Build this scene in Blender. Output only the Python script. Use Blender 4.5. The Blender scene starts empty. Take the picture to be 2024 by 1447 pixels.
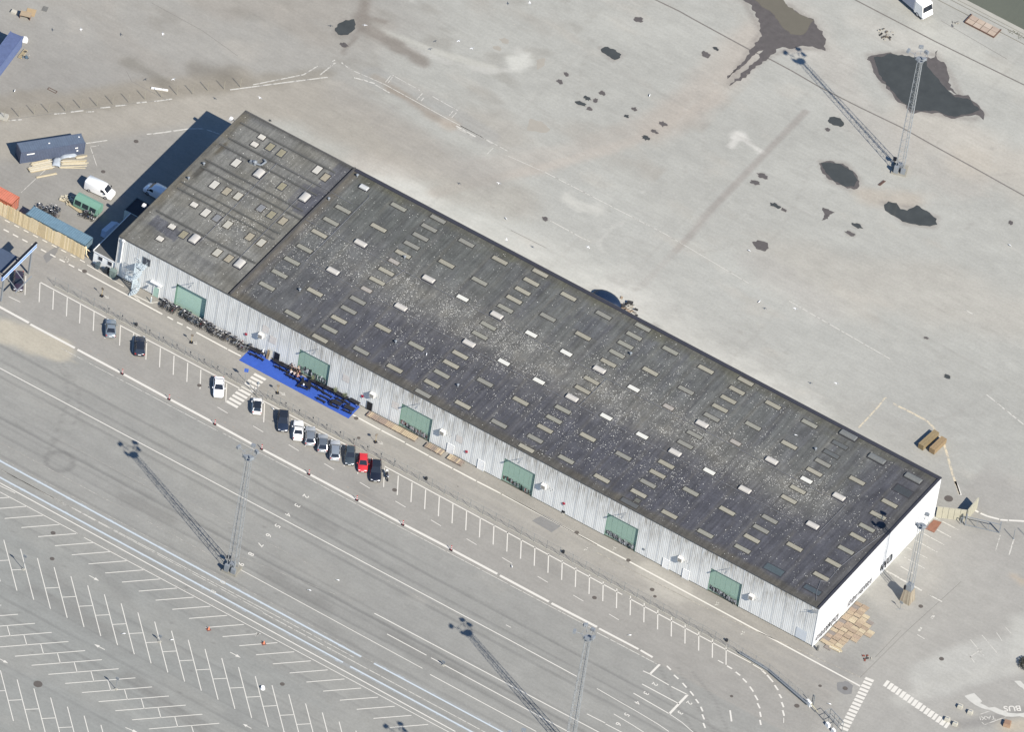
import bpy, math, random
import numpy as np
from mathutils import Vector, Matrix
R=math.radians
random.seed(7); rng=np.random.default_rng(7)
scene=bpy.context.scene; COL=scene.collection
# ---------------------------------------------------------------- camera (aerial survey camera, long lens)
F_PX=34000.0; PW,PH=2024.0,1447.0
EL,YAW,ROLL,PXM=0.769866,2.018159,0.165931,11.72
TX,TY=64.703728,24.377032
L,WD,H=139.65,39.38,9.05
DIST=F_PX/PXM
_d=Vector((math.cos(EL)*math.cos(YAW),math.cos(EL)*math.sin(YAW),-math.sin(EL)))
_r=_d.cross(Vector((0,0,1))).normalized(); _u=_r.cross(_d)
RX=math.cos(ROLL)*_r+math.sin(ROLL)*_u; UX=-math.sin(ROLL)*_r+math.cos(ROLL)*_u
CP=Vector((TX,TY,0))-DIST*_d
cd=bpy.data.cameras.new('survey_camera'); cam=bpy.data.objects.new('survey_camera',cd); COL.objects.link(cam)
cd.sensor_width=36; cd.lens=F_PX/PW*36; cd.clip_start=50; cd.clip_end=12000
cam.matrix_world=Matrix(((RX.x,UX.x,-_d.x,CP.x),(RX.y,UX.y,-_d.y,CP.y),(RX.z,UX.z,-_d.z,CP.z),(0,0,0,1)))
scene.camera=cam
# ---------------------------------------------------------------- sky, sun, exposure
SUNV=Vector((9.46,-4.19,9.05)).normalized()
w=bpy.data.worlds.new('World'); scene.world=w; w.use_nodes=True
nt=w.node_tree; bg=nt.nodes['Background']; sk=nt.nodes.new('ShaderNodeTexSky'); sk.sky_type='NISHITA'; sk.sun_disc=False
sk.sun_elevation=math.asin(SUNV.z); sk.sun_rotation=math.atan2(SUNV.x,SUNV.y); sk.air_density=1.0; sk.dust_density=0.1; sk.ozone_density=6.0
nt.links.new(sk.outputs[0],bg.inputs[0]); bg.inputs[1].default_value=0.090
sd=bpy.data.lights.new('sun','SUN'); sd.energy=5.0; sd.angle=R(0.53); sd.color=(1.0,0.935,0.835)
sun=bpy.data.objects.new('sun',sd); COL.objects.link(sun); sun.rotation_euler=SUNV.to_track_quat('Z','Y').to_euler(); sun.location=(200,-100,200)
vs=scene.view_settings; vs.view_transform='Standard'; vs.look='None'; vs.gamma=1; vs.use_curve_mapping=False; vs.exposure=0.70
scene.render.engine='CYCLES'
KA=1.82   # sunlit level ground: displayed linear value / albedo

def at(u,v,z=0.0):
    """measurement in the survey picture -> point of the site at height z"""
    ray=_d*F_PX+RX*(u-PW/2)-UX*(v-PH/2); t=(z-CP.z)/ray.z; p=CP+ray*t
    return Vector((p.x,p.y,z))
def ang(a,b): return math.atan2(b.y-a.y,b.x-a.x)
# ---------------------------------------------------------------- materials
def lin(c): 
    c=c/255.0; return c/12.92 if c<=.04045 else ((c+.055)/1.055)**2.4
def alb(c,k=None): return tuple(min(.85,lin(x)/((k or KA)*f)) for x,f in zip(c,(1.0,1.01,1.055)))
_m={}
def mat(name,c,rough=.7,amp=.10,scale=1.5,metal=0.0,stretch=None,k=None,spec=.3,alpha=1.0,raw=False,amp2=0.0,scale2=12):
    if name in _m: return _m[name]
    m=bpy.data.materials.new(name); m.use_nodes=True; n=m.node_tree.nodes; l=m.node_tree.links; b=n['Principled BSDF']
    col=c if raw else alb(c,k)
    b.inputs['Roughness'].default_value=rough; b.inputs['Metallic'].default_value=metal; b.inputs['Specular IOR Level'].default_value=spec
    if amp>0:
        g=n.new('ShaderNodeNewGeometry'); mp=n.new('ShaderNodeMapping'); l.new(g.outputs['Position'],mp.inputs[0])
        s=stretch or (1,1,1); mp.inputs['Scale'].default_value=s
        no=n.new('ShaderNodeTexNoise'); no.inputs['Scale'].default_value=scale; no.inputs['Detail'].default_value=5; no.inputs['Roughness'].default_value=.6
        l.new(mp.outputs[0],no.inputs['Vector'])
        mr=n.new('ShaderNodeMapRange'); mr.inputs[1].default_value=.25; mr.inputs[2].default_value=.75; mr.inputs[3].default_value=1-amp; mr.inputs[4].default_value=1+amp
        l.new(no.outputs[0],mr.inputs[0])
        mx=n.new('ShaderNodeVectorMath'); mx.operation='SCALE'; mx.inputs[0].default_value=col; l.new(mr.outputs[0],mx.inputs['Scale'])
        l.new(mx.outputs[0],b.inputs['Base Color'])
    else: b.inputs['Base Color'].default_value=(*col,1)
    _m[name]=m; return m
def ground_mat(name,grain=.055,bump=0.0,fine=2.2,rough=.85,last=(.9,.7,(.25,1.6,1))):
    m=bpy.data.materials.new(name); m.use_nodes=True; n=m.node_tree.nodes; l=m.node_tree.links; b=n['Principled BSDF']
    b.inputs['Roughness'].default_value=rough; b.inputs['Specular IOR Level'].default_value=.2
    a=n.new('ShaderNodeAttribute'); a.attribute_name='Col'
    g=n.new('ShaderNodeNewGeometry')
    out=a.outputs['Color']
    for sc,am,st in ((fine,grain,(1,1,1)),(.35,grain*.7,(1,1,1)),(6.0,grain*.8,(1,1,1)),(last[0],grain*last[1],last[2])):
        mp=n.new('ShaderNodeMapping'); mp.inputs['Scale'].default_value=st; l.new(g.outputs['Position'],mp.inputs[0])
        no=n.new('ShaderNodeTexNoise'); no.inputs['Scale'].default_value=sc; no.inputs['Detail'].default_value=4; l.new(mp.outputs[0],no.inputs['Vector'])
        mr=n.new('ShaderNodeMapRange'); mr.inputs[1].default_value=.3; mr.inputs[2].default_value=.7; mr.inputs[3].default_value=1-am; mr.inputs[4].default_value=1+am; l.new(no.outputs[0],mr.inputs[0])
        mx=n.new('ShaderNodeVectorMath'); mx.operation='SCALE'; l.new(out,mx.inputs[0]); l.new(mr.outputs[0],mx.inputs['Scale']); out=mx.outputs[0]
    l.new(out,b.inputs['Base Color']); return m
def paint_mat(name,c,under,wear=.25,scale=1.8):
    """road paint, worn through to the surface below where the noise is high"""
    m=bpy.data.materials.new(name); m.use_nodes=True; n=m.node_tree.nodes; l=m.node_tree.links; b=n['Principled BSDF']
    b.inputs['Roughness'].default_value=.75; b.inputs['Specular IOR Level'].default_value=.2
    g=n.new('ShaderNodeNewGeometry'); no=n.new('ShaderNodeTexNoise'); no.inputs['Scale'].default_value=scale; no.inputs['Detail'].default_value=6; no.inputs['Roughness'].default_value=.7
    l.new(g.outputs['Position'],no.inputs['Vector']); mr=n.new('ShaderNodeMapRange'); mr.interpolation_type='SMOOTHSTEP'
    th=.70-wear*.42; mr.inputs[1].default_value=th; mr.inputs[2].default_value=th+.12; l.new(no.outputs[0],mr.inputs[0])
    mx=n.new('ShaderNodeMix'); mx.data_type='RGBA'; l.new(mr.outputs[0],mx.inputs[0]); mx.inputs[6].default_value=(*alb(c),1); mx.inputs[7].default_value=(*alb(under),1)
    l.new(mx.outputs[2],b.inputs['Base Color']); return m
# ---------------------------------------------------------------- object helpers
ORD=['first','second','third','fourth','fifth','sixth','seventh','eighth','ninth','tenth','eleventh','twelfth','thirteenth','fourteenth','fifteenth','sixteenth','seventeenth','eighteenth','nineteenth','twentieth','twenty-first','twenty-second','twenty-third','twenty-fourth','twenty-fifth']
def tag(o,label=None,cat=None,group=None,kind=None):
    if label: o['label']=label
    if cat: o['category']=cat
    if group: o['group']=group
    if kind: o['kind']=kind
    return o
def empty(name,loc=(0,0,0),rz=0,label=None,cat=None,group=None):
    o=bpy.data.objects.new(name,None); o.location=loc; o.rotation_euler=(0,0,rz); o.empty_display_size=.3; COL.objects.link(o)
    return tag(o,label,cat,group)
def link(name,me,parent=None,loc=(0,0,0),rz=0,kind=None,scale=None,rot=None):
    o=bpy.data.objects.new(name,me); o.location=loc; o.rotation_euler=rot if rot else (0,0,rz)
    if scale: o.scale=scale
    COL.objects.link(o)
    if parent: o.parent=parent
    if kind: o['kind']=kind
    return o
class MB:
    def __init__(s): s.v=[]; s.f=[]; s.mi=[]; s.cur=0
    def face(s,pts):
        i=len(s.v); s.v+= [tuple(p) for p in pts]; s.f.append(tuple(range(i,i+len(pts)))); s.mi.append(s.cur); return s
    def hexa(s,p):   # 8 points: bottom 4 ccw, top 4 ccw
        i=len(s.v); s.v+=[tuple(q) for q in p]
        for f in ((3,2,1,0),(4,5,6,7),(0,1,5,4),(1,2,6,5),(2,3,7,6),(3,0,4,7)): s.f.append(tuple(i+k for k in f)); s.mi.append(s.cur)
        return s
    def box(s,x0,x1,y0,y1,z0,z1,M=None,taper=0):
        t=taper
        p=[(x0,y0,z0),(x1,y0,z0),(x1,y1,z0),(x0,y1,z0),(x0+t,y0+t,z1),(x1-t,y0+t,z1),(x1-t,y1-t,z1),(x0+t,y1-t,z1)]
        if M: p=[tuple(M@Vector(q)) for q in p]
        return s.hexa(p)
    def bar(s,a,b,w,h=None,up=(0,0,1)):
        a=Vector(a);b=Vector(b);h=h or w;d=(b-a).normalized();u=Vector(up)
        if abs(d.dot(u))>.98:u=Vector((1,0,0))
        r=d.cross(u).normalized()*w/2; u2=r.cross(d).normalized()*h/2
        return s.hexa([a-r-u2,a+r-u2,b+r-u2,b-r-u2,a-r+u2,a+r+u2,b+r+u2,b-r+u2])
    def tube(s,a,b,r,n=6,r2=None,cap=True):
        a=Vector(a);b=Vector(b);d=(b-a).normalized();u=Vector((0,0,1)) if abs(d.z)<.9 else Vector((1,0,0))
        x=d.cross(u).normalized();y=x.cross(d); r2=r if r2 is None else r2; i=len(s.v)
        for q,rr in ((a,r),(b,r2)):
            for k in range(n):
                t=2*math.pi*k/n; s.v.append(tuple(q+x*math.cos(t)*rr+y*math.sin(t)*rr))
        for k in range(n): s.f.append((i+k,i+(k+1)%n,i+n+(k+1)%n,i+n+k)); s.mi.append(s.cur)
        if cap: s.f.append(tuple(i+k for k in range(n))[::-1]); s.f.append(tuple(i+n+k for k in range(n))); s.mi+=[s.cur,s.cur]
        return s
    def path(s,pts,r,n=6):
        for a,b in zip(pts[:-1],pts[1:]): s.tube(a,b,r,n)
        return s
    def ribbon(s,pts,w,z):
        pts=[Vector((p[0],p[1],0)) for p in pts]
        for k,(a,b) in enumerate(zip(pts[:-1],pts[1:])):
            d=(b-a).normalized(); n=Vector((-d.y,d.x,0))*w/2
            s.face([(q.x,q.y,z) for q in (a+n,a-n,b-n,b+n)][::-1] if False else [(q.x,q.y,z) for q in (a-n,b-n,b+n,a+n)])
        return s
    def loft(s,rings,close=False,caps=False):
        i=len(s.v);n=len(rings[0])
        for r in rings: s.v+=[tuple(p) for p in r]
        for a in range(len(rings)-1):
            for k in range(n if close else n-1):
                s.f.append((i+a*n+k,i+a*n+(k+1)%n,i+(a+1)*n+(k+1)%n,i+(a+1)*n+k)); s.mi.append(s.cur)
        if caps:
            s.f.append(tuple(i+k for k in range(n))[::-1]); s.f.append(tuple(i+(len(rings)-1)*n+k for k in range(n))); s.mi+=[s.cur,s.cur]
        return s
    def mesh(s,name,mats,smooth=False):
        me=bpy.data.meshes.new(name); me.from_pydata(s.v,[],s.f)
        if not isinstance(mats,(list,tuple)): mats=[mats]
        for m in mats: me.materials.append(m)
        if len(mats)>1: me.polygons.foreach_set('material_index',s.mi)
        if smooth: me.polygons.foreach_set('use_smooth',[True]*len(me.polygons))
        me.update(); return me
    def build(s,name,mats,parent=None,loc=(0,0,0),rz=0,kind=None,smooth=False):
        return link(name,s.mesh(name,mats,smooth),parent,loc,rz,kind)
def kids(o): return [c for c in COL.objects if c.parent==o]
def copy_tree(o,loc=None,rz=None,label=None,tree=None,scale=None):
    tree=tree or [(c,[(g,) for g in kids(c)]) for c in kids(o)]
    r=o.copy(); COL.objects.link(r)
    if loc is not None: r.location=loc
    if rz is not None: r.rotation_euler[2]=rz
    if label: r['label']=label
    if scale: r.scale=scale
    for c,gs in tree:
        d=c.copy(); COL.objects.link(d); d.parent=r
        for g in gs:
            e=g[0].copy(); COL.objects.link(e); e.parent=d
    return r
def get_tree(o): return [(c,[(g,) for g in kids(c)]) for c in kids(o)]
# ---------------------------------------------------------------- numpy value noise
def vnoise(X,Y,sx,sy=None,seed=0,octv=4):
    sy=sy or sx; out=np.zeros_like(X); amp=1.0; tot=0
    def h(ix,iy,s):
        n=(ix.astype(np.int64)*374761393+iy.astype(np.int64)*668265263+s*1274126177)&0xffffffff
        n=((n^(n>>13))*1103515245)&0xffffffff; n=((n^(n>>15))*2654435761)&0xffffffff
        return ((n^(n>>16))&0xffff)/65535.0
    for o in range(octv):
        x=X/sx*(2**o)+seed*17.3; y=Y/sy*(2**o)+seed*5.1; ix=np.floor(x); iy=np.floor(y); fx=x-ix; fy=y-iy
        fx=fx*fx*(3-2*fx); fy=fy*fy*(3-2*fy)
        a=h(ix,iy,seed+o);b=h(ix+1,iy,seed+o);c=h(ix,iy+1,seed+o);d=h(ix+1,iy+1,seed+o)
        out+=amp*((a*(1-fx)+b*fx)*(1-fy)+(c*(1-fx)+d*fx)*fy); tot+=amp; amp*=.5
    return out/tot
def sstep(a,b,x): t=np.clip((x-a)/(b-a),0,1); return t*t*(3-2*t)
def pldist(X,Y,pts):
    D=np.full(X.shape,1e9)
    for a,b in zip(pts[:-1],pts[1:]):
        dx,dy=b[0]-a[0],b[1]-a[1]; L2=dx*dx+dy*dy+1e-9; t=np.clip(((X-a[0])*dx+(Y-a[1])*dy)/L2,0,1)
        D=np.minimum(D,np.hypot(X-a[0]-t*dx,Y-a[1]-t*dy))
    return D
def lin_a(c): c=np.asarray(c,float)/255; return np.where(c<=.04045,c/12.92,((c+.055)/1.055)**2.4)
def grid_mesh(name,xs,ys,z,colfn,m,parent=None,kind=None,hole=None):
    X,Y=np.meshgrid(xs,ys); nx,ny=len(xs),len(ys)
    C=colfn(X,Y); Z=np.full(X.shape,z)
    idx=np.arange(nx*ny).reshape(ny,nx)
    q=np.stack([idx[:-1,:-1],idx[:-1,1:],idx[1:,1:],idx[1:,:-1]],-1).reshape(-1,4)
    if hole is not None:
        cx=(X[:-1,:-1]+X[1:,1:])/2; cy=(Y[:-1,:-1]+Y[1:,1:])/2; q=q[~hole(cx,cy).ravel()]
    me=bpy.data.meshes.new(name); me.vertices.add(nx*ny); me.vertices.foreach_set('co',np.stack([X,Y,Z],-1).astype(np.float32).ravel())
    me.loops.add(len(q)*4); me.loops.foreach_set('vertex_index',q.ravel().astype(np.int32))
    me.polygons.add(len(q)); me.polygons.foreach_set('loop_start',np.arange(0,len(q)*4,4,dtype=np.int32)); me.polygons.foreach_set('loop_total',np.full(len(q),4,dtype=np.int32))
    at_=me.color_attributes.new('Col','FLOAT_COLOR','POINT'); rgba=np.ones((nx*ny,4),np.float32); rgba[:,:3]=C.reshape(-1,3); at_.data.foreach_set('color',rgba.ravel())
    me.materials.append(m); me.update(); me.validate()
    return link(name,me,parent,kind=kind)
# ================================================================ GROUND
SMALLP=(((1262,38),10,5),((1395,107),9,6),((1415,96),6,3.5),((1119,146),6,4),((1107,161),7,4),((1161,194),7,4),((1177,198),5,5),((1190,183),7,4),((1147,204),12,4),((1165,214),6,4),((1254,215),5,3.5),((1239,229),5,3.5),((1310,245),8,4.5),((1293,259),8,3.5),((1276,272),8,4),((1507,347),11,5),((1492,361),10,4),((1532,406),11,4),((1550,415),7,3.5),((1504,485),16,10),((1695,447),12,4),((1681,462),12,4),((1078,433),7,3.5),((1653,240),16,8),((1636,255),5,3.5),((1998,440),4,4),((1872,744),7,3.5),((680,88),9,4),((1830,668),5,2.5),((534,246-8),4,2))
class Paint:
    def __init__(s,X,Y,base): s.X,s.Y=X,Y; s.C=np.ones(X.shape+(3,))*np.array(base,float)
    def over(s,m,c): m=np.clip(m,0,1)[...,None]; s.C=s.C*(1-m)+np.array(c,float)*m
    def mul(s,f): s.C*=f[...,None]
    def stroke(s,px,w,soft,c,a=1.0,n=0,ns=6,seed=1):
        pts=[at(*p) for p in px]; d=pldist(s.X,s.Y,pts)
        if n: d=d+(vnoise(s.X,s.Y,ns,seed=seed)-.5)*2*n
        s.over((1-sstep(w/2-soft/2,w/2+soft/2,d))*a,c)
    def blob(s,p,r,soft,c,a=1.0,n=0,ns=4,seed=3): s.stroke([p,(p[0]+.5,p[1])],2*r,soft,c,a,n,ns,seed)
def ground_col(X,Y):
    P=Paint(X,Y,(192,192,187)); N=vnoise
    # old field top left, rougher
    P.stroke([(-100,120),(250,60),(560,20)],46,16,(179,177,172),1,6,20,5)
    P.over(sstep(.5,.75,N(X,Y,18,9,seed=11))*.35*(X<60)*(Y>40),(172,164,154))
    P.over(sstep(.52,.8,N(X,Y,5,3,seed=12))*.28*(X<30)*(Y>50),(150,146,138))
    # west yard asphalt + tan road curving round the north-west corner
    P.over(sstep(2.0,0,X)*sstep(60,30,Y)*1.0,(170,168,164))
    P.stroke([(-60,285),(120,245),(300,215),(480,190),(620,200),(740,262),(880,350),(990,400)],11,4,(184,179,170),.95,1.2,8,21)
    P.stroke([(-60,230),(150,212),(330,185),(480,166),(640,146)],2.6,2.2,(158,153,143),.6,1.4,4,22)
    P.stroke([(-60,215),(150,196),(330,170),(470,155)],5,3,(165,158,146),.6,2,5,23)
    P.stroke([(380,130),(430,145),(460,150)],3.5,3,(135,130,122),.5,1.5,3,24)
    P.stroke([(250,120),(290,140),(330,165)],2,2,(140,136,128),.5,1,3,25)
    # dusty band behind the warehouse
    P.stroke([(770,385),(900,430),(1010,480),(1130,545),(1260,625),(1420,725),(1560,800),(1660,860)],17,7,(214,214,209),1,3,12,31)
    P.stroke([(960,380),(1060,410),(1180,440),(1260,500),(1380,560),(1500,620),(1620,720),(1700,800)],15,9,(205,206,201),.85,3,10,32)
    P.stroke([(1250,560),(1360,660),(1500,760),(1600,820)],8,5,(217,216,211),.75,3,6,33)
    m=sstep(.52,.7,N(X,Y,4,2,seed=34))*sstep(6,0,np.abs(pldist(X,Y,[at(1250,600),at(1420,720),at(1600,820)])-5)); P.over(m*.45,(178,176,172))
    P.stroke([(1290,640),(1380,700),(1480,790)],.5,.5,(170,168,164),.5,1,3,35)
    # greyer open yard, pinkish tracks
    P.stroke([(1130,420),(1300,520),(1450,600),(1650,720),(1900,850)],16,10,(186,186,182),.6,4,15,41)
    P.stroke([(720,320),(900,345),(1060,320),(1180,285),(1320,235),(1440,150),(1500,60)],5,3,(196,189,181),.5,1.5,10,42)
    P.stroke([(860,380),(1080,330),(1250,280),(1420,190)],2,1.5,(203,195,186),.5,1,10,43)
    P.stroke([(640,235),(800,300),(900,370),(1010,390)],8,5,(181,177,169),.6,3,10,44)
    P.stroke([(690,190),(760,230),(830,290),(960,350)],7,4,(176,173,168),.5,2,8,45)
    P.stroke([(740,150),(860,210),(960,270)],5,1,(176,176,174),.5,.5,8,451)
    P.stroke([(1560,520),(1650,560),(1780,570),(1900,600),(2060,640)],13,8,(200,195,186),.5,4,12,46)
    P.stroke([(1820,240),(1920,290),(2060,360)],10,6,(205,198,188),.6,3,8,47)
    P.stroke([(1540,20),(1640,110),(1700,220),(1790,300),(1900,360)],8,5,(198,192,185),.45,3,8,48)
    P.stroke([(1480,70),(1420,150),(1360,215),(1290,260)],7,4,(197,189,180),.55,2,8,49)
    P.stroke([(1700,380),(1760,395),(1800,400)],4,3,(196,184,170),.55,1.5,4,50)
    P.stroke([(1630,610),(1560,560),(1500,520)],6,5,(190,188,184),.5,2,6,51)
    P.stroke([(1350,640),(1480,690),(1600,760),(1760,790)],12,8,(187,187,183),.35,4,9,52)
    P.stroke([(1830,60),(1930,120),(2060,190)],6,3,(207,206,199),.75,2,5,53)
    P.stroke([(1700,40),(1760,70),(1830,110)],6,4,(206,203,196),.6,2,4,531)
    P.stroke([(1540,905),(1700,880),(1760,960),(1880,1000)],3,3,(186,184,178),.5,1,5,54)
    P.stroke([(1700,830),(1780,870),(1860,950),(1900,1000)],9,5,(181,180,176),.6,2,6,55)
    P.stroke([(1592,220),(1430,390),(1335,495)],1.25,.35,(172,167,162),.7,.05,3,56); P.stroke([(1335,495),(1262,570)],1.1,.4,(186,183,178),.4,.1,3,56)
    P.blob((1920,320),4,4,(208,198,184),.3,2,4,57)
    # big soft diagonal brushing of the north yard
    nn=(N(X*.8+Y*.6,Y*.8-X*.6,26,5,seed=61)-.5); P.mul(1+.030*nn*2*(Y>40))
    P.over(sstep(.6,.85,N(X,Y,8,4,seed=62))*.25*(Y>42),(205,198,188))
    for px in ([(1715,108),(1790,104),(1852,108),(1880,150),(1895,185),(1945,225),(1925,236),(1850,226),(1795,214),(1750,175),(1715,108)],[(1470,0),(1505,60),(1440,165),(1510,115),(1560,98),(1632,95),(1605,40),(1560,10)],[(1622,320),(1670,322),(1700,360),(1680,375),(1640,356),(1622,320)],[(1745,400),(1800,410),(1852,430),(1845,449),(1790,440),(1745,400)],[(1187,95),(1228,108),(1210,118),(1187,95)],[(660,65),(680,38),(704,45),(690,70),(660,65)]): P.stroke(px,.9,1.3,(158,152,147),.6,.35,1.5,58)
    for c_,a_,b_ in SMALLP: P.blob(c_,max(a_,b_)/11.7*.75,.7,(160,155,150),.55,.12,1,58)
    q_=np.random.default_rng(3)
    for k in range(46):
        u,v=q_.uniform(650,2050),q_.uniform(-10,900); t=q_.uniform(-.6,1.0) if k%3 else q_.uniform(0,3.1); l=q_.uniform(60,260); c_=q_.uniform(-.7,.7); pts=[(u+l*f*math.cos(t+c_*f),v+l*f*math.sin(t+c_*f)) for f in (0,.25,.5,.75,1)]
        P.stroke(pts,.25,.5,(206,205,200) if k%2 else (166,163,158),.28)
    for k in range(60):
        u,v=q_.uniform(600,2050),q_.uniform(-10,900); P.blob((u,v),q_.uniform(.15,.5),.5,(168,165,160) if k%3 else (212,211,206),.4,.2,1,59)
    jx=np.abs(((X*1.0+3)%12.0)-6.0); jy=np.abs(((Y+2)%9.0)-4.5); jm=(Y>44)*(1-np.clip(np.minimum(6.0-jx,4.5-jy)/.35,0,1))*.16*sstep(.4,.6,N(X,Y,14,seed=64)); P.over(jm,(160,157,152))
    # white chalk spills
    P.stroke([(740,60),(800,78),(880,108),(950,128),(975,134)],1.6,.8,(205,204,197),.85,.4,3,63)
    P.stroke([(800,90),(880,120),(960,140),(1010,138),(1040,128),(1035,112),(1022,95)],1.1,.7,(206,205,200),.8,.6,2,64)
    P.blob((1028,122),2.0,1.5,(222,222,216),.8,1.2,1.5,65)
    P.stroke([(1446,288),(1458,265),(1480,280),(1500,298)],1.1,.7,(226,224,219),.85,.5,1.5,66)
    P.blob((1458,268),1.3,1,(228,226,221),.8,.6,1.2,67)
    P.stroke([(1120,392),(1150,408),(1180,412)],2.4,1.4,(214,213,207),.7,.8,1.5,68)
    P.stroke([(1232,438),(1200,455),(1184,478),(1190,498)],.5,.4,(210,209,204),.6,0,1,69)
    # brown silt by old bay markings
    P.stroke([(770,175),(810,198),(850,225),(880,243),(900,248)],1.6,1.4,(166,156,145),.7,.8,2.5,71)
    P.stroke([(740,150),(770,170),(800,190)],1.4,1,(170,160,148),.5,.6,2.5,72)
    P.blob((885,244),1.6,1.2,(198,188,176),.6,.6,2,73)
    # damp tongue top
    P.stroke([(728,-20),(715,30),(720,55),(760,75),(800,100),(840,120)],2.4,1.5,(148,141,134),.75,.9,2.5,74)
    P.stroke([(715,55),(700,75),(678,105)],.9,.7,(146,140,134),.7,.4,2,75)
    P.stroke([(715,30),(745,38),(760,42)],1.0,.7,(150,143,136),.6,.4,2,76)
    # dry seams
    for a,b in (((1100,240),(1010,170)),((1190,120),(1500,290)),((1560,540),(1900,720)),((1780,640),(2040,780))): P.stroke([a,b],.35,.4,(165,162,157),.25,.2,4)
    # ---------------- south of the warehouse
    s=sstep(1.0,-.2,Y)*sstep(152,146,X+Y*.1)
    P.over(s,(177,174,169))
    P.over(sstep(.3,-.3,Y)*sstep(-3.2,-2.6,Y)*sstep(-1,1,X)*sstep(142,140,X),(170,167,162))
    P.over(sstep(-2.4,-2.9,Y)*sstep(-9.1,-8.7,Y)*sstep(.42,.6,N(X,Y,30,1.2,seed=81))*.35*s,(166,164,161))
    P.over(sstep(-9.0,-9.4,Y)*sstep(-19.6,-19.2,Y)*s*.9,(173,171,167))
    lot=sstep(-19.4,-20.2,Y); 
    P.over(lot,(169,169,166))
    P.over(lot*sstep(-52,-64,Y)*sstep(100,60,X),(163,165,163))
    P.over(lot*sstep(.45,.7,N(X,Y,60,1.6,seed=82))*.17,(150,150,148))
    P.over(lot*sstep(.5,.75,N(X,Y,22,7,seed=83))*.35,(178,177,172))
    # tarred joints, parallel to the quay
    for (u,v),a in (((0,682),.6),((0,711),.5),((0,744),.5),((0,826),.65),((0,858),.45),((0,900),.4),((60,870),.3),((520,1010),.25),((300,985),.4),((180,905),.3),((0,1150),.35),((0,1180),.4),((0,1210),.4),((0,1310),.3),((560,1390),.35),((640,1360),.3),((130,1010),.3)):
        y0=at(u,v).y; d=np.abs(Y-y0-.35*(N(X,Y*0,40,seed=int(v))-.5)); P.over(lot*(1-sstep(.08,.36,d))*a*.75*(.5+.5*N(X,Y,9,seed=int(v)+1)),(118,118,118))
    for k in range(26):
        y0=-22-rng.random()*72; x0=rng.random()*150-40; l=20+rng.random()*60; d=np.abs(Y-y0); P.over(lot*(1-sstep(.08,.5,d))*sstep(0,8,X-x0)*sstep(x0+l,x0+l-8,X)*.22*rng.random(),(120,120,119))
    # tyre arcs
    for px in ([(90,690),(130,745),(135,790),(118,840),(95,890)],[(110,700),(155,770),(158,810),(140,850),(100,880)]): P.stroke(px,.25,.4,(135,134,132),.4)
    c=at(117,912); d=np.hypot(X-c.x,Y-c.y)
    for r in (2.1,2.5): P.over((1-sstep(.08,.35,np.abs(d-r+.3*(N(X,Y,3,seed=9)-.5))))*.4,(128,127,126))
    for px in ([(1340,1320),(1380,1400),(1420,1460)],[(1370,1330),(1410,1380),(1440,1450)],[(1300,1310),(1330,1380),(1380,1460)]): P.stroke(px,.3,.4,(132,131,129),.45)
    for px,wd,a in (([(555,985),(600,1010),(660,1050)],2,.3),([(245,985),(290,1000),(340,1030)],2.2,.35),([(530,1135),(570,1165),(640,1200)],2.4,.35),([(60,1165),(140,1210),(220,1250)],2.6,.35),([(780,1260),(840,1300),(900,1330)],3,.3),([(260,1340),(340,1400),(400,1440)],2.2,.4),([(190,1120),(250,1180)],2,.25),([(100,1130),(160,1200)],2.2,.25),([(700,960),(760,1010)],2.5,.2),([(1010,1060),(1100,1130)],3,.18),([(640,1240),(760,1330)],3,.2)):
        P.stroke(px,wd,2,(136,135,133),a,.8,4,int(px[0][0])%97)
    for k in range(60):
        u=rng.random()*560; v=1040+rng.random()*400; P.blob((u,v),.12+rng.random()*.16,.3,(120,119,117),.35)
    # sand spill on the lot
    P.stroke([(-20,648),(40,662),(80,680),(108,692)],5.5,2.2,(203,196,181),.95,1.4,5,91)
    P.stroke([(90,690),(130,708),(150,717)],.5,.5,(196,191,178),.6)
    for px,wd,a in (([(1283,1130),(1310,1152),(1340,1172)],4.5,.7),([(1295,1168),(1330,1180)],2.5,.6),([(1030,905),(1060,925)],2,.4),([(720,822),(760,850)],3.5,.5),([(900,990),(930,1005)],2,.3),([(1360,1180),(1390,1190)],1.6,.5),([(400,905),(440,930)],2,.2),([(950,1140),(990,1165)],2,.25),([(820,1180),(836,1190)],1.2,.4)):
        P.stroke(px,wd,2,(199,196,189),a,1,2.5,int(px[0][1])%89)
    # east forecourt
    e=sstep(139.5,141,X+.0*Y)*sstep(60,52,Y)*sstep(-3,-2,Y)+sstep(149,151,X)*sstep(60,52,Y); P.over(np.clip(e,0,1)*.85,(180,178,174))
    for px,wd,c,a in (([(1700,1190),(1740,1240),(1700,1290),(1660,1320)],4,(160,160,158),.55),([(1640,1290),(1690,1330)],3,(162,160,157),.5),([(1800,1060),(1850,1120),(1830,1170)],3,(186,183,176),.4),([(1850,1340),(1920,1310),(2040,1290)],9,(203,203,199),.7),([(1780,1390),(1860,1350),(1960,1330),(2040,1310)],3,(198,197,192),.6),([(2030,1240),(2040,1290)],6,(205,205,200),.6),([(1850,1050),(1900,1090),(1980,1110)],5,(184,182,178),.4),([(1900,1435),(1980,1420),(2040,1400)],2,(150,148,146),.6),([(1990,1440),(2040,1430)],3,(205,195,178),.8),([(2005,1140),(2020,1150)],1.6,(205,190,172),.8),([(1770,1100),(1830,1150),(1850,1130)],2,(206,204,199),.3)):
        P.stroke(px,wd,min(2.5,wd),c,a,.7,3,int(px[0][1])%83)
    nn=N(X,Y,45,14,seed=99)-.5; P.mul(1+.05*nn); nn=N(X,Y,2.0,1.4,seed=98,octv=3)-.5; P.mul(1+.045*nn)
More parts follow.
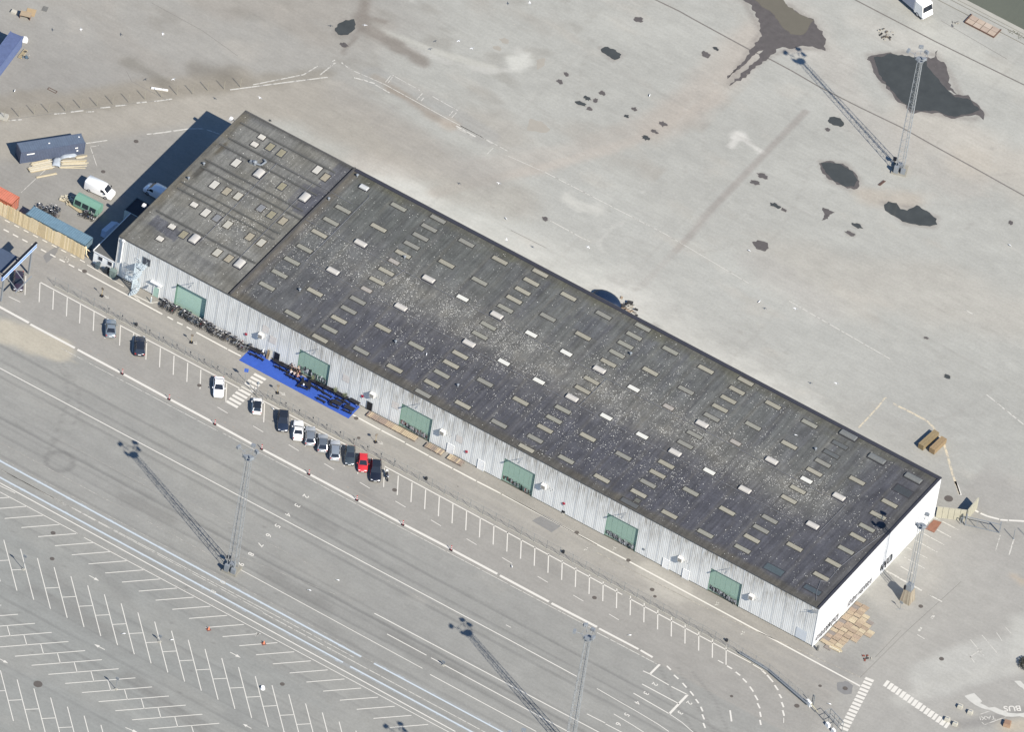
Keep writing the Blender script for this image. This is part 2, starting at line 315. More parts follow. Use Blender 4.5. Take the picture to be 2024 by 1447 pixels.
    return lin_a(np.clip(P.C,0,255))/KA/np.array([1.0,1.01,1.055])
far=[-2500,-900,-400,-200,-110]
xs=np.concatenate([far,np.arange(-70,195,.62),[230,330,600,1200,2600]])
QY=150.3
ys=np.concatenate([far,np.arange(-104,-9.5,.30),np.arange(-9.5,150,.46),[QY]])
M_ground=ground_mat('weathered_asphalt_concrete')
grid_mesh('ground',xs,ys,0.0,ground_col,M_ground,kind='structure')
# harbour basin and quay
M_water=mat('harbour_water',(120,124,112),.12,amp=.10,scale=.05,spec=.5,k=1.9)
nt=M_water.node_tree; _b=nt.nodes['Principled BSDF']; _n=nt.nodes.new('ShaderNodeTexNoise'); _n.inputs['Scale'].default_value=1.2; _n.inputs['Detail'].default_value=4
_g=nt.nodes.new('ShaderNodeNewGeometry'); nt.links.new(_g.outputs['Position'],_n.inputs['Vector']); _bp=nt.nodes.new('ShaderNodeBump'); _bp.inputs['Strength'].default_value=.25; _bp.inputs['Distance'].default_value=.15
nt.links.new(_n.outputs[0],_bp.inputs['Height']); nt.links.new(_bp.outputs[0],_b.inputs['Normal'])
MB().face([(-2500,QY,-1.6),(2600,QY,-1.6),(2600,4000,-1.6),(-2500,4000,-1.6)]).build('harbour_water',M_water,kind='structure')
M_conc=mat('concrete',(196,194,186),.9,.10,.8,amp2=.1)
M_concd=mat('concrete_dark',(150,147,138),.9,.15,.8)
q=MB(); q.box(-2500,2600,QY,QY+.9,-4,.16); q.build('quay_wall',M_conc,kind='structure')
q=MB(); q.box(-400,600,QY-2.2,QY-2.05,.0,.03); q.box(-400,600,QY-.75,QY-.62,.0,.03); q.build('quay_rail',M_concd,kind='structure')
M_weed=mat('weeds',(118,122,104),.95,.3,3,k=KA)
g=MB()
for k in range(420):
    x=86+rng.random()*20+rng.random()*6; y=QY-.35-abs(rng.normal())*.55; h_=.05+rng.random()*.1; a=rng.random()*3; r_=.06+rng.random()*.14
    g.face([(x+r_*math.cos(a+t),y+r_*math.sin(a+t)*.7,.012+h_*.3) for t in (0,2.1,4.2)])
g.build('weeds',M_weed,kind='stuff')
# ---------------------------------------------------------------- cracks and joints in the yard
M_joint=mat('joint_tar',(138,134,130),.9,.2,2); M_track=mat('sunk_rail',(150,144,138),.9,.15,2)
def strip(name,lst,w,m,z=.006,kind='structure'):
    q=MB()
    for px in lst: q.ribbon([at(*p) for p in px],w,z)
    return q.build(name,m,kind=kind)
strip('sunken_rail',[[(1290,-4),(1344,22),(1372,38),(1484,99),(1525,118),(1566,140),(1621,172),(1700,212),(1783,252),(1850,290),(1930,334),(2030,390)],[(1685,-4),(1750,30),(1850,82),(1960,136),(2030,170)]],.28,M_joint)
strip('pavement_joint',[[(0,238),(120,222),(245,206),(330,196)],[(1010,455),(1080,490)],[(335,200),(260,160),(250,140)],[(300,5),(400,60),(470,110)],[(1860,40),(1990,116)],[(1700,1340),(1790,1250),(1900,1150)],[(1730,1300),(1780,1247)]],.10,mat('joint_thin',(152,149,145),.9,.2,2),.005)
# ---------------------------------------------------------------- puddles and damp asphalt
M_pud=mat('puddle_water',(90,94,94),.08,.16,.5,spec=.4,k=2.1)
M_mud=mat('puddle_mud',(134,129,117),.10,.05,.6,spec=.4,k=2.0)
M_wet=mat('wet_asphalt',(114,109,108),.45,.16,1.0,spec=.3,k=1.9)
def jag(px,n=0.35,z=.012,sub=.5,seed=1):
    pts=[at(*p) for p in px]; out=[]; rr=random.Random(seed)
    for a,b in zip(pts,pts[1:]+pts[:1]):
        l=(b-a).length; k=max(1,int(l/sub)); nrm=Vector((-(b-a).y,(b-a).x,0)).normalized()
        for i in range(k):
            p=a.lerp(b,i/k); out.append(p+nrm*(rr.random()-.5)*2*n)
    return [(p.x,p.y,z) for p in out]
def blobpx(c,a,b,rot=0,n=14,seed=0):
    rr=random.Random(seed); o=[]
    for i in range(n):
        t=2*math.pi*i/n; k=.8+.4*rr.random(); x=a*math.cos(t)*k; y=b*math.sin(t)*k; o.append((c[0]+x*math.cos(rot)-y*math.sin(rot),c[1]+x*math.sin(rot)+y*math.cos(rot)))
    return o
wet=MB(); pud=MB(); mud=MB()
wet.face(jag([(1712,116),(1730,107),(1760,104),(1790,110),(1825,112),(1842,116),(1851,98),(1853,116),(1868,122),(1877,148),(1878,172),(1893,184),(1872,178),(1886,188),(1912,188),(1938,214),(1949,226),(1945,236),(1928,226),(1880,234),(1848,222),(1800,222),(1790,208),(1770,196),(1758,178),(1740,158),(1728,142),(1722,126)],.30,.010,.6,1))
pud.face(jag([(1728,114),(1760,106),(1790,110),(1826,114),(1832,130),(1852,150),(1866,172),(1888,190),(1912,194),(1936,216),(1915,224),(1880,230),(1850,218),(1806,218),(1790,205),(1772,190),(1757,172),(1742,152),(1734,134)],.22,.020,.6,2))
wet.face(jag([(1462,-5),(1486,10),(1494,28),(1502,50),(1504,70),(1486,96),(1470,118),(1450,138),(1436,154),(1448,146),(1470,128),(1488,112),(1506,98),(1500,112),(1486,126),(1470,142),(1450,160),(1440,168),(1452,164),(1478,148),(1504,124),(1520,112),(1540,94),(1566,96),(1586,90),(1612,94),(1630,100),(1632,82),(1624,62),(1612,50),(1608,36),(1592,34),(1576,26),(1560,12),(1542,2),(1538,-5)],.28,.010,.55,3))
mud.face(jag([(1490,-5),(1508,12),(1530,30),(1548,52),(1562,68),(1582,70),(1596,60),(1608,40),(1594,32),(1576,26),(1560,12),(1545,-5)],.25,.020,.6,4))
wet.face(jag([(1619,323),(1640,318),(1665,324),(1690,340),(1700,358),(1694,374),(1675,372),(1655,364),(1635,350),(1624,338)],.2,.010,.5,5))
pud.face(jag([(1623,323),(1640,320),(1660,324),(1684,338),(1695,356),(1688,368),(1670,368),(1650,358),(1634,344)],.12,.020,.5,6))
pud.face(jag([(1747,404),(1756,398),(1772,401),(1780,412),(1792,415),(1802,410),(1812,405),(1832,417),(1850,432),(1852,443),(1838,448),(1810,444),(1784,438),(1762,424),(1749,416)],.14,.020,.5,7))
pud.face(jag([(661,60),(670,44),(684,40),(700,37),(703,48),(700,60),(688,69),(668,68)],.15,.020,.5,8))
pud.face(jag([(1188,96),(1196,91),(1212,96),(1228,107),(1226,114),(1215,118),(1200,110),(1190,103)],.15,.020,.4,9))
k=10
for c,a,b in SMALLP:
    (wet if k%3 else pud).face(jag(blobpx(c,a,b,.35,seed=k),.10,.012+.0004*k,.3,k)); k+=1
wet.face(jag([(1626,410),(1634,412),(1650,420),(1640,424),(1636,432),(1624,436),(1630,424),(1624,414)],.1,.011,.3,77))
wet.build('damp_patch',M_wet,kind='structure'); pud.build('puddle',M_pud,kind='structure'); mud.build('muddy_puddle',M_mud,kind='structure')
# ---------------------------------------------------------------- painted markings
U=(172,170,166)
M_w=paint_mat('white_paint',(246,243,237),U,.12); M_w2=paint_mat('worn_white_paint',(230,228,222),U,.50,1.3); M_w3=paint_mat('faded_paint',(204,202,197),U,.75,1.1)
M_bl=paint_mat('pale_blue_paint',(222,233,243),(180,186,193),.22,1.4); M_cr=paint_mat('cream_paint',(236,224,200),(190,187,180),.55,1.6); M_blh=paint_mat('blue_overspray',(186,194,203),(172,174,174),.8,.7)
def marks(name,segs,m,z=.009):
    q=MB()
    for s in segs:
        if len(s)==3: q.ribbon([at(*s[0]),at(*s[1])],s[2]*(1.35 if s[2]<.2 else 1.12),z)
        else: q.ribbon([at(*p) for p in s[0]],s[1],z)
    return q.build(name,m,kind='structure')
Z=560/2024.0
def z1(u,v): return (u*Z,850+v*Z)
def z2(u,v): return (u*Z,1047+v*Z)
# herringbone bays
row1=[];row2=[];row2b=[];row3=[];row3b=[]
dx,dy=119.75*Z,65.0*Z
for i in range(-4,34):
    e=z1(305+0,612); e=(e[0]+(i-2)*dx,e[1]+(i-2)*dy); row1.append((e,(e[0]-272*Z,e[1]+22*Z),.11))
for i in range(-3,30):
    a=z2(147,140); a=(a[0]+(i-1)*dx,a[1]+(i-1)*dy); b=(a[0]+94*Z,a[1]+363*Z); row2.append((a,b,.11))
    if i!=1: c=(a[0]+59*Z,a[1]+215*Z); row2b.append((c,(c[0]+96*Z,c[1]-5*Z),.10))
for i in range(-8,12):
    e=z2(608,867); e=(e[0]+i*dx,e[1]+i*dy); row3.append((e,(e[0]-502*Z,e[1]+40*Z),.11)); c=(e[0]-198*Z,e[1]+17*Z); row3b.append((c,(c[0]+21*Z,c[1]+72*Z),.10))
for i in range(-3,8):
    a=z2(122,1073); a=(a[0]+(i-1)*dx,a[1]+(i-1)*dy); row3.append((a,(a[0]+94*Z,a[1]+363*Z),.11)); c=(a[0]+59*Z,a[1]+215*Z); row3b.append((c,(c[0]+96*Z,c[1]-5*Z),.10))
marks('bay_marking',row1+row2+row2b+row3+row3b,M_w)
marks('bay_edge_line',[((-20,951),(30,973+2),.10),((0,973),(154,1055),.10),((166,1063),(960,1487),.10)],M_w)
# long lane lines
def ext(a,b,w): return (a,b,w)
marks('lane_line',[((-30,712),(1000,1262),.13),((0,957-2),(900,1447),.15),((1000,1262),(1140,1338),.13),((740,1213),(1100,1404),.14),((1100,1404),(1200,1457),.13),((765,1254),(843,1296),.13),((852,1301),(1130,1451),.13),((476,1127),(835,1322),.10),((850,1334),(1060,1447),.12),((1000,1236),(1010,1241),.10)],M_w)
marks('faded_lane_line',[((0,875),(420,1100),.10),((0,905),(560,1205),.09),((120,870),(360,1000),.07),((560,1205),(700,1285),.09),((700,1290),(960,1430),.10),((150,1067-15),(480,1240-12),.08),((0,927),(150,1012),.10),((250,930),(620,1120),.06),((420,1080),(700,1140+50),.06),((640,1080),(880,1210),.06)],M_w3)
marks('second_lane_line',[((0,925+3),(700,1300),.10),((40,949),(520,1210),.09),((520,1212),(960,1449),.12)],M_w2)
marks('blue_line_spray',[((-30,895),(714,1299),.62),((-30,928),(690,1318),.62),((740,1311),(1010,1455),.62),((690,1318),(940,1452),.62)],M_blh,.008)
marks('blue_lane_line',[((-30,895),(714,1299),.26),((-30,928),(678,1310),.26),((739,1312),(1010,1457),.26),((692,1318),(950,1457),.26)],M_bl,.012)
# road edge and middle kerb stripe
def ks(i): return None
kerb=[((-20,596),(57,638)),((60,641),(148,688)),((153,691),(237,736)),((243,739),(331,787)),((337,790),(421,835)),((426,838),(504,881)),((514,886),(606,935)),((612,938),(704,987)),((709,990),(794,1035)),((798,1037),(888,1084)),((893,1087),(983,1135)),((988,1138),(1085,1190)),((1090,1193),(1180,1240)),((1184,1243),(1262,1284)),((1266,1286),(1290,1300))]
q=MB()
marks('wide_white_stripe',[(a,b,.42) for a,b in kerb[:-2]]+[(a,b,.36) for a,b in kerb[-2:]],M_w,.009)
marks('thin_side_line',[((120,688),(430,852),.08),((440,856),(620,952),.08),((620,952),(1180,1248),.09),((1180,1251),(1300,1314),.12)],M_w2)
marks('brown_gutter_stain',[((60,630),(500,865),.18),((520,875),(780,1012),.18)],paint_mat('rust_stain',(186,174,164),U,.8),.007)
marks('road_edge_line',[((171,540),(321,621),.26),((331,626),(342,632),.26),((350,637),(361,642),.26),((369,646),(379,652),.26),((388,657),(449,690),.26),((451,691),(476,704),.26),((697,820),(752,850),.26),((754,851),(800,875),.26),((802,877),(847,901),.26),((848,902),(894,926),.26),((896,927),(941,951),.26),((943,952),(990,976),.26),((992,977),(1105,1037),.26),((1108,1039),(1240,1108),.26),((1243,1110),(1700,1357),.26)],M_w,.009)
dash=[]
for i in range(9): x=7+i*18.45; dash.append(((x,453+i*9.9),(x+10.5,458.5+i*9.9),.24))
for i in range(9): x=9.5+i*18.6; dash.append(((x,434.5+i*9.85),(x+9.5,439.5+i*9.85),.14))
marks('dashed_line',dash,M_w); marks('pavement_edge_line',[((172,523),(215,548),.12),((215,548),(245,566),.10),((262,582),(276,594),.10),((266,583),(297,599),.13),((297,599),(312,597),.10),((312,597),(322,599),.10)],M_w)
marks('wall_foot_line',[((1180,1093),(1420,1215),.10),((1420,1215),(1700,1357-18),.10),((960,958),(1180,1078),.10)],paint_mat('wall_foot_paint',(206,200,188),(166,162,155),.7))
# bays along the fence
bl=[]
for i in range(1,52):
    u=51.5+26.65*i+.06*i*0; v=544+14.2*i
    if i<1: continue
for px in ((51,545),(79,559),(106,574),(133,587),(159,601),(186,616),(209,631),(238,645),(264,658),(290,673),(317,688),(344,703),(371,717),(397,731)):
    bl.append((px,(px[0]-1.7,px[1]+38),.12))
for i in range(0,8):
    px=(472-0+i*27.0,0)
for px in ((448,758),(498,782),(523,797),(577,828),(605,845),(630,857),(656,869),(682,884),(709,899),(736,913),(760,925)): bl.append((px,(px[0]-1.8,px[1]+38),.12))
px=(787.3,940.4)
for i in range(25):
    p_=(787.3+27.0*i,940.4+14.0*i+ .012*i*i*.0); bl.append((p_,(p_[0]-2.2+.08*i,p_[1]+38.5),.13))
marks('fence_bay_marking',bl,M_w)
marks('bay_head_line',[((80,558),(210,628),.16),((237,643),(476,769),.16),((508,786),(700,888),.16),((760,922),(1230,1176),.16),((1244,1184),(1484,1311),.16),((1488,1314),(1510,1327),.16)],M_w)
marks('aisle_dash',[((17,586),(40,597),.10)]+[((430+70.3*i*1.0,805+37.2*i),(450+70.3*i,817+37.2*i),.09) for i in range(12)],M_w)
marks('turning_dash',[([(1318,1317),(1326,1325)],.28),([(1332,1335),(1341,1343)],.28),([(1349,1351),(1357,1360)],.28),([(1364,1367),(1371,1376)],.28),([(1375,1383),(1381,1391)],.28),([(1385,1398),(1389,1407)],.28),([(1388,1413),(1392,1423)],.28),([(1390,1430),(1394,1440)],.28),([(1437,1317),(1447,1323)],.28),([(1454,1329),(1463,1336)],.28),([(1468,1342),(1476,1350)],.28),([(1482,1358),(1489,1368)],.28),([(1492,1375),(1498,1385)],.28),([(1497,1391),(1502,1401)],.28),([(1502,1408),(1504,1418)],.28),([(1502,1424),(1504,1434)],.28),([(1419,1306),(1430,1312)],.2),([(1506,1326),(1514,1333)],.3),([(1516,1335),(1528,1349)],.3),([(1531,1355),(1538,1365)],.3),([(1540,1373),(1545,1381)],.3),([(1545,1389),(1549,1399)],.3),([(1547,1405),(1550,1416)],.3),([(1443,1405),(1446,1427)],.28),([(1549,1420),(1549,1430)],.12)],M_w)
marks('stop_bar',[((1304,1314),(1285,1333),.34),((1359,1374),(1323,1412),.38)],M_w)
marks('queue_lane_line',[((1271,1327),(1284,1333),.14),((1284,1333),(1322,1355),.14),((1327,1358),(1359,1374),.14),((1269,1353),(1342,1392),.14),((1252,1371),(1323,1412),.14),([(1323,1412),(1348,1429),(1372,1450)],.14),([(1180,1362),(1230,1391),(1260,1408),(1300,1432),(1322,1447)],.14),([(1213,1412),(1250,1434),(1275,1450)],.14),((1160,1412),(1196,1430),.12),((1197,1432),(1230,1449),.12)],M_w)
# zebra crossings
q=[]
for i in range(10):
    a=(523-9.3*i-.2,745+7.6*i); q.append(((a[0]-17.5*0+0-23,a[1]-11+.0),(a[0]+0,a[1]+2),.52))
zz=[]
for i in range(10):
    f=i/9.0; a=(502-54.5*f,739+54.0*f); b=(525-55*f,751+54.5*f); zz.append((a,b,.50))
for i in range(15):
    f=i/14.0; a=(1710-50*f,1341+97*f); b=(1726.5-50*f,1347.5+97*f); zz.append((a,b,.52))
marks('zebra_crossing',zz,M_w)
q=[]
for i in range(16):
    f=i/15.0; a=(1752+120*f,1352+82*f); q.append(((a[0]+4.2,a[1]-5.5),(a[0]-4.2,a[1]+5.5),.50+.08*(i%3)))
marks('cycle_crossing_blocks',q,M_w)
# east forecourt and north yard lines
def z3(u,v): return (1780+u*244/2024.,980+v*244/2024.)
marks('forecourt_bay_marking',[(z3(540,350),z3(945,560),.13),(z3(600,560),z3(828,685),.13),(z3(380,625),z3(715,808),.11),(z3(235,728),z3(605,930),.11),(z3(110,850),z3(440,1030),.10),(z3(60,1010),z3(400,1200),.10),(z3(0,1160),z3(240,1300),.13),((1752,1129),(1822,1168),.30),((1834,1175),(1862,1190),.22),(z3(1860,710),z3(1780,970),.16),(z3(1635,650),z3(1560,900),.10),((1846,1217),(1841,1223),.38),((1821,1241),(1816,1248),.38),((1813,1255),(1828,1264),.12),((1916,1300),(1942,1293-10),.10),((1913,1292),(1926,1310),.10),((1918,1265),(1945,1297),.10),((1941,1256),(1972,1293),.10),((1969,1250),(1981,1268),.08),((1987,1240),(1998,1252),.08)],M_w2)
def c(u,v): return (u,v)
marks('curved_cream_line',[([(1697,846),(1712,830),(1736,804),(1748,788),(1752,786)],.28),([(1765,798),(1800,815),(1830,831),(1843,843),(1856,860),(1866,878),(1874,905),(1882,935),(1889,955),(1896,978)],.42)],M_cr)
marks('curved_kerb_line',[([(1922,1006),(1934,1013)],.38),([(1938,1015),(1952,1021),(1975,1027)],.38),([(1977,1028),(1992,1029)],.38),([(1994,1029),(2030,1031)],.38),([(1888,952),(1893,962),(1899,979)],.40)],M_w)
marks('yard_old_line',[([(675,123),(685,131),(698,138)],.22),([(700,140),(760,166),(820,199),(880,232),(970,280),(1003,298)],.14),([(700,153),(716,157),(742,165)],.28),([(742,167),(770,183)],.20),([(765,166),(776,151)],.12),([(762,162),(772,149)],.12),((776,148),(830,178),.10),((824,196),(835,184),.12),((832,200),(838,192),.12),((855,190),(905,218),.10),((888,228),(896,218),.10),((893,232),(902,222),.10),([(901,248),(940,270)],.30),([(902,252),(935,270)],.12),([(910,248),(948,268),(975,285)],.12),([(975,292),(963,304)],.12)],M_w2)
marks('yard_lane_line',[((1077,340),(1320,465),.11),((1320,465),(1480,560),.09),((1088,436),(1150,470),.13),((1150,470),(1168,478),.10),((1560,595),(1760,710),.12),((1903,610),(1925,622),.16),((1950,780),(2024,840),.16),((1000,306),(1077,340),.07)],M_w2)
marks('north_road_edge_line',[([(107,225),(130,223)],.28),([(140,221),(165,218)],.28),([(170,221),(186,220)],.2),([(198,213),(218,211)],.28),([(228,209),(250,207)],.24),([(270,203),(290,201)],.28),([(305,200),(340,195)],.26),([(455,177),(500,171),(560,163),(600,158),(648,152)],.26),([(500,167),(545,158),(600,147),(628,130)],.22),([(17,238),(43,236)],.26),([(299,175),(332,178)],.26),([(170,283),(212,277)],.22),([(290,265),(318,262),(375,254)],.28),([(375,254),(400,254),(415,258),(435,265)],.24),([(178,290),(195,287)],.10),([(179,291),(192,330)],.12),([(42,380),(90,335)],.10)],M_w2)
for i in range(7): pass
marks('hatched_marks',[((632+i*5.2,148-i*4.4),(637+i*5.2,143-i*4.0+1),.16) for i in range(6)]+[((657,121),(662,118),.2)],M_w2)
# white poured surfacing at the south-east corner
M_whs=mat('white_surfacing',(226,225,220),.85,.07,1.2)
q=MB()
z_=lambda u,v:(1800+u*224/2024.,1340+v*224/2024.)
pl=[z_(960,330),z_(1130,280),z_(1280,430),z_(1240,460),z_(1400,540),z_(1500,530),z_(1600,570),z_(1750,630),z_(1900,645),z_(2060,625),z_(2060,720),z_(1940,690),z_(1820,705),z_(1700,695),z_(1560,650),z_(1400,580),z_(1260,545),z_(1150,490),z_(1060,420)]
q.face(jag(pl,.05,.010,.6,5)); q.face(jag([z_(1850,70),z_(1960,60),z_(2060,140),z_(2060,240),z_(1930,140)],.12,.010,.4,6))
q.build('white_surfacing',M_whs,kind='structure')
marks('taxi_bay_marking',[(z_(1330,840),z_(1700,705),.13),(z_(1250,655),z_(1410,600),.10),(z_(1270,800),z_(1320,845),.10)],M_w2)
# letters and numbers painted on the ground
def ground_text(txt,p,up_to,size,m,name='painted_number',sx=1.0):
    """text centred on picture point p; its top points towards picture point up_to"""
    a=at(*p); b=at(*up_to); rz=ang(a,b)-math.pi/2
    cu=bpy.data.curves.new('t','FONT'); cu.body=txt; cu.size=size; cu.align_x='CENTER'; cu.align_y='CENTER'; cu.offset=.012*size
    o=bpy.data.objects.new('t',cu); COL.objects.link(o); dg=bpy.context.evaluated_depsgraph_get(); me=bpy.data.meshes.new_from_object(o.evaluated_get(dg)); bpy.data.objects.remove(o); bpy.data.curves.remove(cu)
    me.materials.clear(); me.materials.append(m)
    return link(name,me,None,(a.x,a.y,.014),rz,'structure',(sx,1,1))
for t,(u,v) in zip('23456789',((604,981),(587,999.5),(569,1017.5),(548,1040),(530.5,1058.5),(514,1077),(495.5,1095.5),(476,1115.5))): ground_text(t,(u,v),(u+20,v+10.7),1.45,M_w)
for t,(u,v) in zip('23456',((1294,1353),(1276.5,1371),(1259.5,1389.5),(1238.5,1413.5),(1222,1432))): ground_text(t,(u,v),(u+20,v+11),1.35,M_w)
for t,(u,v) in zip('23',((1362,1390),(1344,1409.5))): ground_text(t,(u,v),(u+20,v+12),1.35,M_w)
for t,(u,v) in zip('08',((440,1151),(421,1170))): ground_text(t,(u,v),(u+20,v+10.7),1.4,M_w2)
ground_text('BUS',z_(1815,550),z_(1840,650),1.75,M_w,'painted_word'); ground_text('TAXI',z_(1370,720),z_(1400,830),1.25,M_w2,'painted_word')
def arrow(a,b,name='painted_arrow'):
    a=at(*a);b=at(*b);d=(b-a).normalized();n=Vector((-d.y,d.x,0));l=(b-a).length
    q=MB(); s=a+d*l*.55
    q.face([tuple(p+Vector((0,0,.011))) for p in (a-n*.07,s-n*.07,s+n*.07,a+n*.07)]); q.face([tuple(p+Vector((0,0,.011))) for p in (s-n*.30,b,s+n*.30)]); q.build(name,M_w,kind='structure')
arrow((176,1138),(196,1149)); arrow((207,1285),(186,1274)); arrow((455,1290),(476,1301)); arrow((-3,1302),(16,1312)); arrow((248,1439),(274,1450)); arrow((497,1441),(480,1432)); arrow((560,1447),(575,1455))
for (u,v) in ((128,510),(136,515),(1158,1085),(1214,1085),(1417,1194),(1468,1252),(508,1255)): marks('painted_tick',[((u-4,v+3),(u+4,v-2),.12),((u-1,v-4),(u+2,v+3),.10)],M_w2)
# utility covers
M_cov=mat('iron_cover',(112,106,102),.7,.1,3)
for (u,v,r) in ((167,536,.42),(394,762,.38),(780,969,.42),(905,962,.1),(1140,1053,.40),(1242,1108,.38),(1289,1166,.40),(1294.5,1179.5,.30),(1175,1182,.40),(1621,1356.5,.30),(1670.5,1361.5,.45),(1575,1396,.45),(1861,1303,.42),(1820,1199,.40),(704,827,.40),(103,1105,.40),(105,1054,.42),(558,1353,.40),(75,1353,.75),(269,279,.42),(204,339,.38),(1875,986,.75),(1446,1377,.28),(709,866,.3),(1204,1390,.001),(640,860,.001),(1080,1190,.001),(1790,1120,.001)):
    if r<.05: continue
    p=at(u,v); q=MB(); q.tube((0,0,0),(0,0,.012),r,20); q.build('manhole_cover',M_cov,loc=(p.x,p.y,.004),kind='structure')
M_patch=mat('asphalt_patch',(150,150,151),.9,.08,1); 
q=MB()
q.face(jag([(1655,1351),(1672,1346),(1686,1356),(1683,1372),(1668,1374),(1655,1365)],.1,.006,.5,2)); q.face(jag([(1052,1030),(1074,1017),(1112,1038),(1090,1053)],.05,.006,.8,2)) ; q.face(jag([(85,505),(122,478),(108,506),(92,520)],.1,.006,.6,3))
q.build('asphalt_patch',M_patch,kind='structure')
q=MB()
for px in ([(1045,82),(996,76)],): pass
q.face(jag(blobpx((997,80),10,5,.3,seed=3),.05,.006,.5)); q.face(jag(blobpx((984,95),9,5,.3,seed=4),.05,.006,.5)); q.face(jag([(1041,258),(1047,234),(1070,240),(1088,255),(1080,262)],.1,.006,.5)); q.face(jag([(1060,118),(1078,114),(1076,128),(1062,138)],.1,.006,.5))
q.build('concrete_patch',mat('patch_tan',(186,181,172),.9,.06,1),kind='structure')

# ================================================================ WAREHOUSE
M_wall=None
def cladding_mat(name,c,dirt,top=9.0,stretch=(3.0,3.0,.22)):
    m=bpy.data.materials.new(name); m.use_nodes=True; n=m.node_tree.nodes; l=m.node_tree.links; b=n['Principled BSDF']; b.inputs['Roughness'].default_value=.5; b.inputs['Specular IOR Level'].default_value=.3
    g=n.new('ShaderNodeNewGeometry'); mp=n.new('ShaderNodeMapping'); mp.inputs['Scale'].default_value=stretch; l.new(g.outputs['Position'],mp.inputs[0])
    no=n.new('ShaderNodeTexNoise'); no.inputs['Scale'].default_value=1.3; no.inputs['Detail'].default_value=6; no.inputs['Roughness'].default_value=.65; l.new(mp.outputs[0],no.inputs['Vector'])
    n2=n.new('ShaderNodeTexNoise'); n2.inputs['Scale'].default_value=.35; n2.inputs['Detail'].default_value=3; l.new(g.outputs['Position'],n2.inputs['Vector'])
    sx=n.new('ShaderNodeSeparateXYZ'); l.new(g.outputs['Position'],sx.inputs[0])
    zr=n.new('ShaderNodeMapRange'); zr.inputs[1].default_value=top*.30; zr.inputs[2].default_value=top; zr.inputs[3].default_value=0; zr.inputs[4].default_value=1; l.new(sx.outputs['Z'],zr.inputs[0])
    xr=n.new('ShaderNodeMapRange'); xr.inputs[1].default_value=18; xr.inputs[2].default_value=40; xr.inputs[3].default_value=.30; xr.inputs[4].default_value=1; l.new(sx.outputs['X'],xr.inputs[0])
    a=n.new('ShaderNodeMath'); a.operation='MULTIPLY'; l.new(zr.outputs[0],a.inputs[0]); l.new(xr.outputs[0],a.inputs[1])
    m1=n.new('ShaderNodeMapRange'); m1.inputs[1].default_value=.33; m1.inputs[2].default_value=.60; l.new(no.outputs[0],m1.inputs[0])
    m2=n.new('ShaderNodeMapRange'); m2.inputs[1].default_value=.3; m2.inputs[2].default_value=.65; m2.inputs[3].default_value=.35; l.new(n2.outputs[0],m2.inputs[0])
    bb=n.new('ShaderNodeMath'); bb.operation='MULTIPLY'; l.new(m1.outputs[0],bb.inputs[0]); l.new(m2.outputs[0],bb.inputs[1])
    cc=n.new('ShaderNodeMath'); cc.operation='MULTIPLY'; l.new(a.outputs[0],cc.inputs[0]); l.new(bb.outputs[0],cc.inputs[1])
    c2=n.new('ShaderNodeMath'); c2.operation='ADD'; l.new(cc.outputs[0],c2.inputs[0])
    m3=n.new('ShaderNodeMapRange'); m3.inputs[1].default_value=.35; m3.inputs[2].default_value=.75; m3.inputs[4].default_value=.26; l.new(no.outputs[0],m3.inputs[0]); l.new(m3.outputs[0],c2.inputs[1])
    mx=n.new('ShaderNodeMix'); mx.data_type='RGBA'; l.new(c2.outputs[0],mx.inputs[0]); mx.inputs[6].default_value=(*c,1); mx.inputs[7].default_value=(*dirt,1)
    l.new(mx.outputs[2],b.inputs['Base Color']); return m
M_clad=cladding_mat('white_corrugated_sheet',(.64,.65,.64),(.24,.225,.195))
M_cladl=cladding_mat('white_flat_joint',(.74,.75,.74),(.42,.40,.36))
M_east=mat('east_white_sheet',(.60,.605,.605),.6,.09,1.4,raw=True,stretch=(1,1.6,.12))
M_core=mat('wall_core',(.35,.35,.35),.9,.0,raw=True)
M_felt=mat('dark_felt',(66,68,80),.9,.12,1.5); M_feltb=mat('felt_kerb',(98,98,98),.9,.15,1.2)
M_metal=mat('galvanised_steel',(168,175,184),.45,.08,3,metal=.2); M_dark=mat('dark_opening',(.012,.013,.018),.5,0,raw=True)
M_white=mat('white_coated_metal',(.70,.70,.69),.4,.04,2,raw=True)
WH=empty('warehouse',(0,0,0),0,'huge white corrugated warehouse with a long dark flat roof full of skylights','warehouse')
q=MB(); q.box(.18,L-.18,1.1,WD-.18,0,H-.12); q.build('wall',M_core,WH)
# plinth
q=MB(); q.box(0.02,L-.02,.06,.16,0,.22); q.box(L-.16,L-.05,.06,WD-.06,0,.22); q.build('plinth',mat('plinth',(118,118,108),.9,.2,2),WH)
_sc={}
def sheet(x0,x1,z0,z1):
    key=(round(x1-x0,3),z0,z1)
    if key not in _sc:
        q=MB(); wd=x1-x0; q.cur=1; a=.13
        P=[(0,-.05),(a,-.05)]; q.loft([[(p[0],p[1],z) for p in P] for z in (z0,z1)])
        q.cur=0; n=6; pit=(wd-a)/n; P=[(a,0)]
        for i in range(n):
            b=a+i*pit; P+=[(b+pit*.15,0),(b+pit*.42,-.013),(b+pit*.78,-.013),(b+pit*.99,0)]
        P.append((wd,0)); q.loft([[(p[0],p[1],z) for p in P] for z in (z0,z1)])
        _sc[key]=q.mesh('cladding_sheet',[M_clad,M_cladl])
    return link('cladding_sheet',_sc[key],WH,(x0,.0,0))
DZ=5.38
segs=[]
def addspan(x0,x1,n,z0=.2):
    for i in range(n): segs.append((x0+(x1-x0)*i/n,x0+(x1-x0)*(i+1)/n,z0))
doors=[(12.05,18.15)]+[(36.92+20.49*i,43.07+20.49*i) for i in range(5)]
addspan(0,12.05,6); prev=None
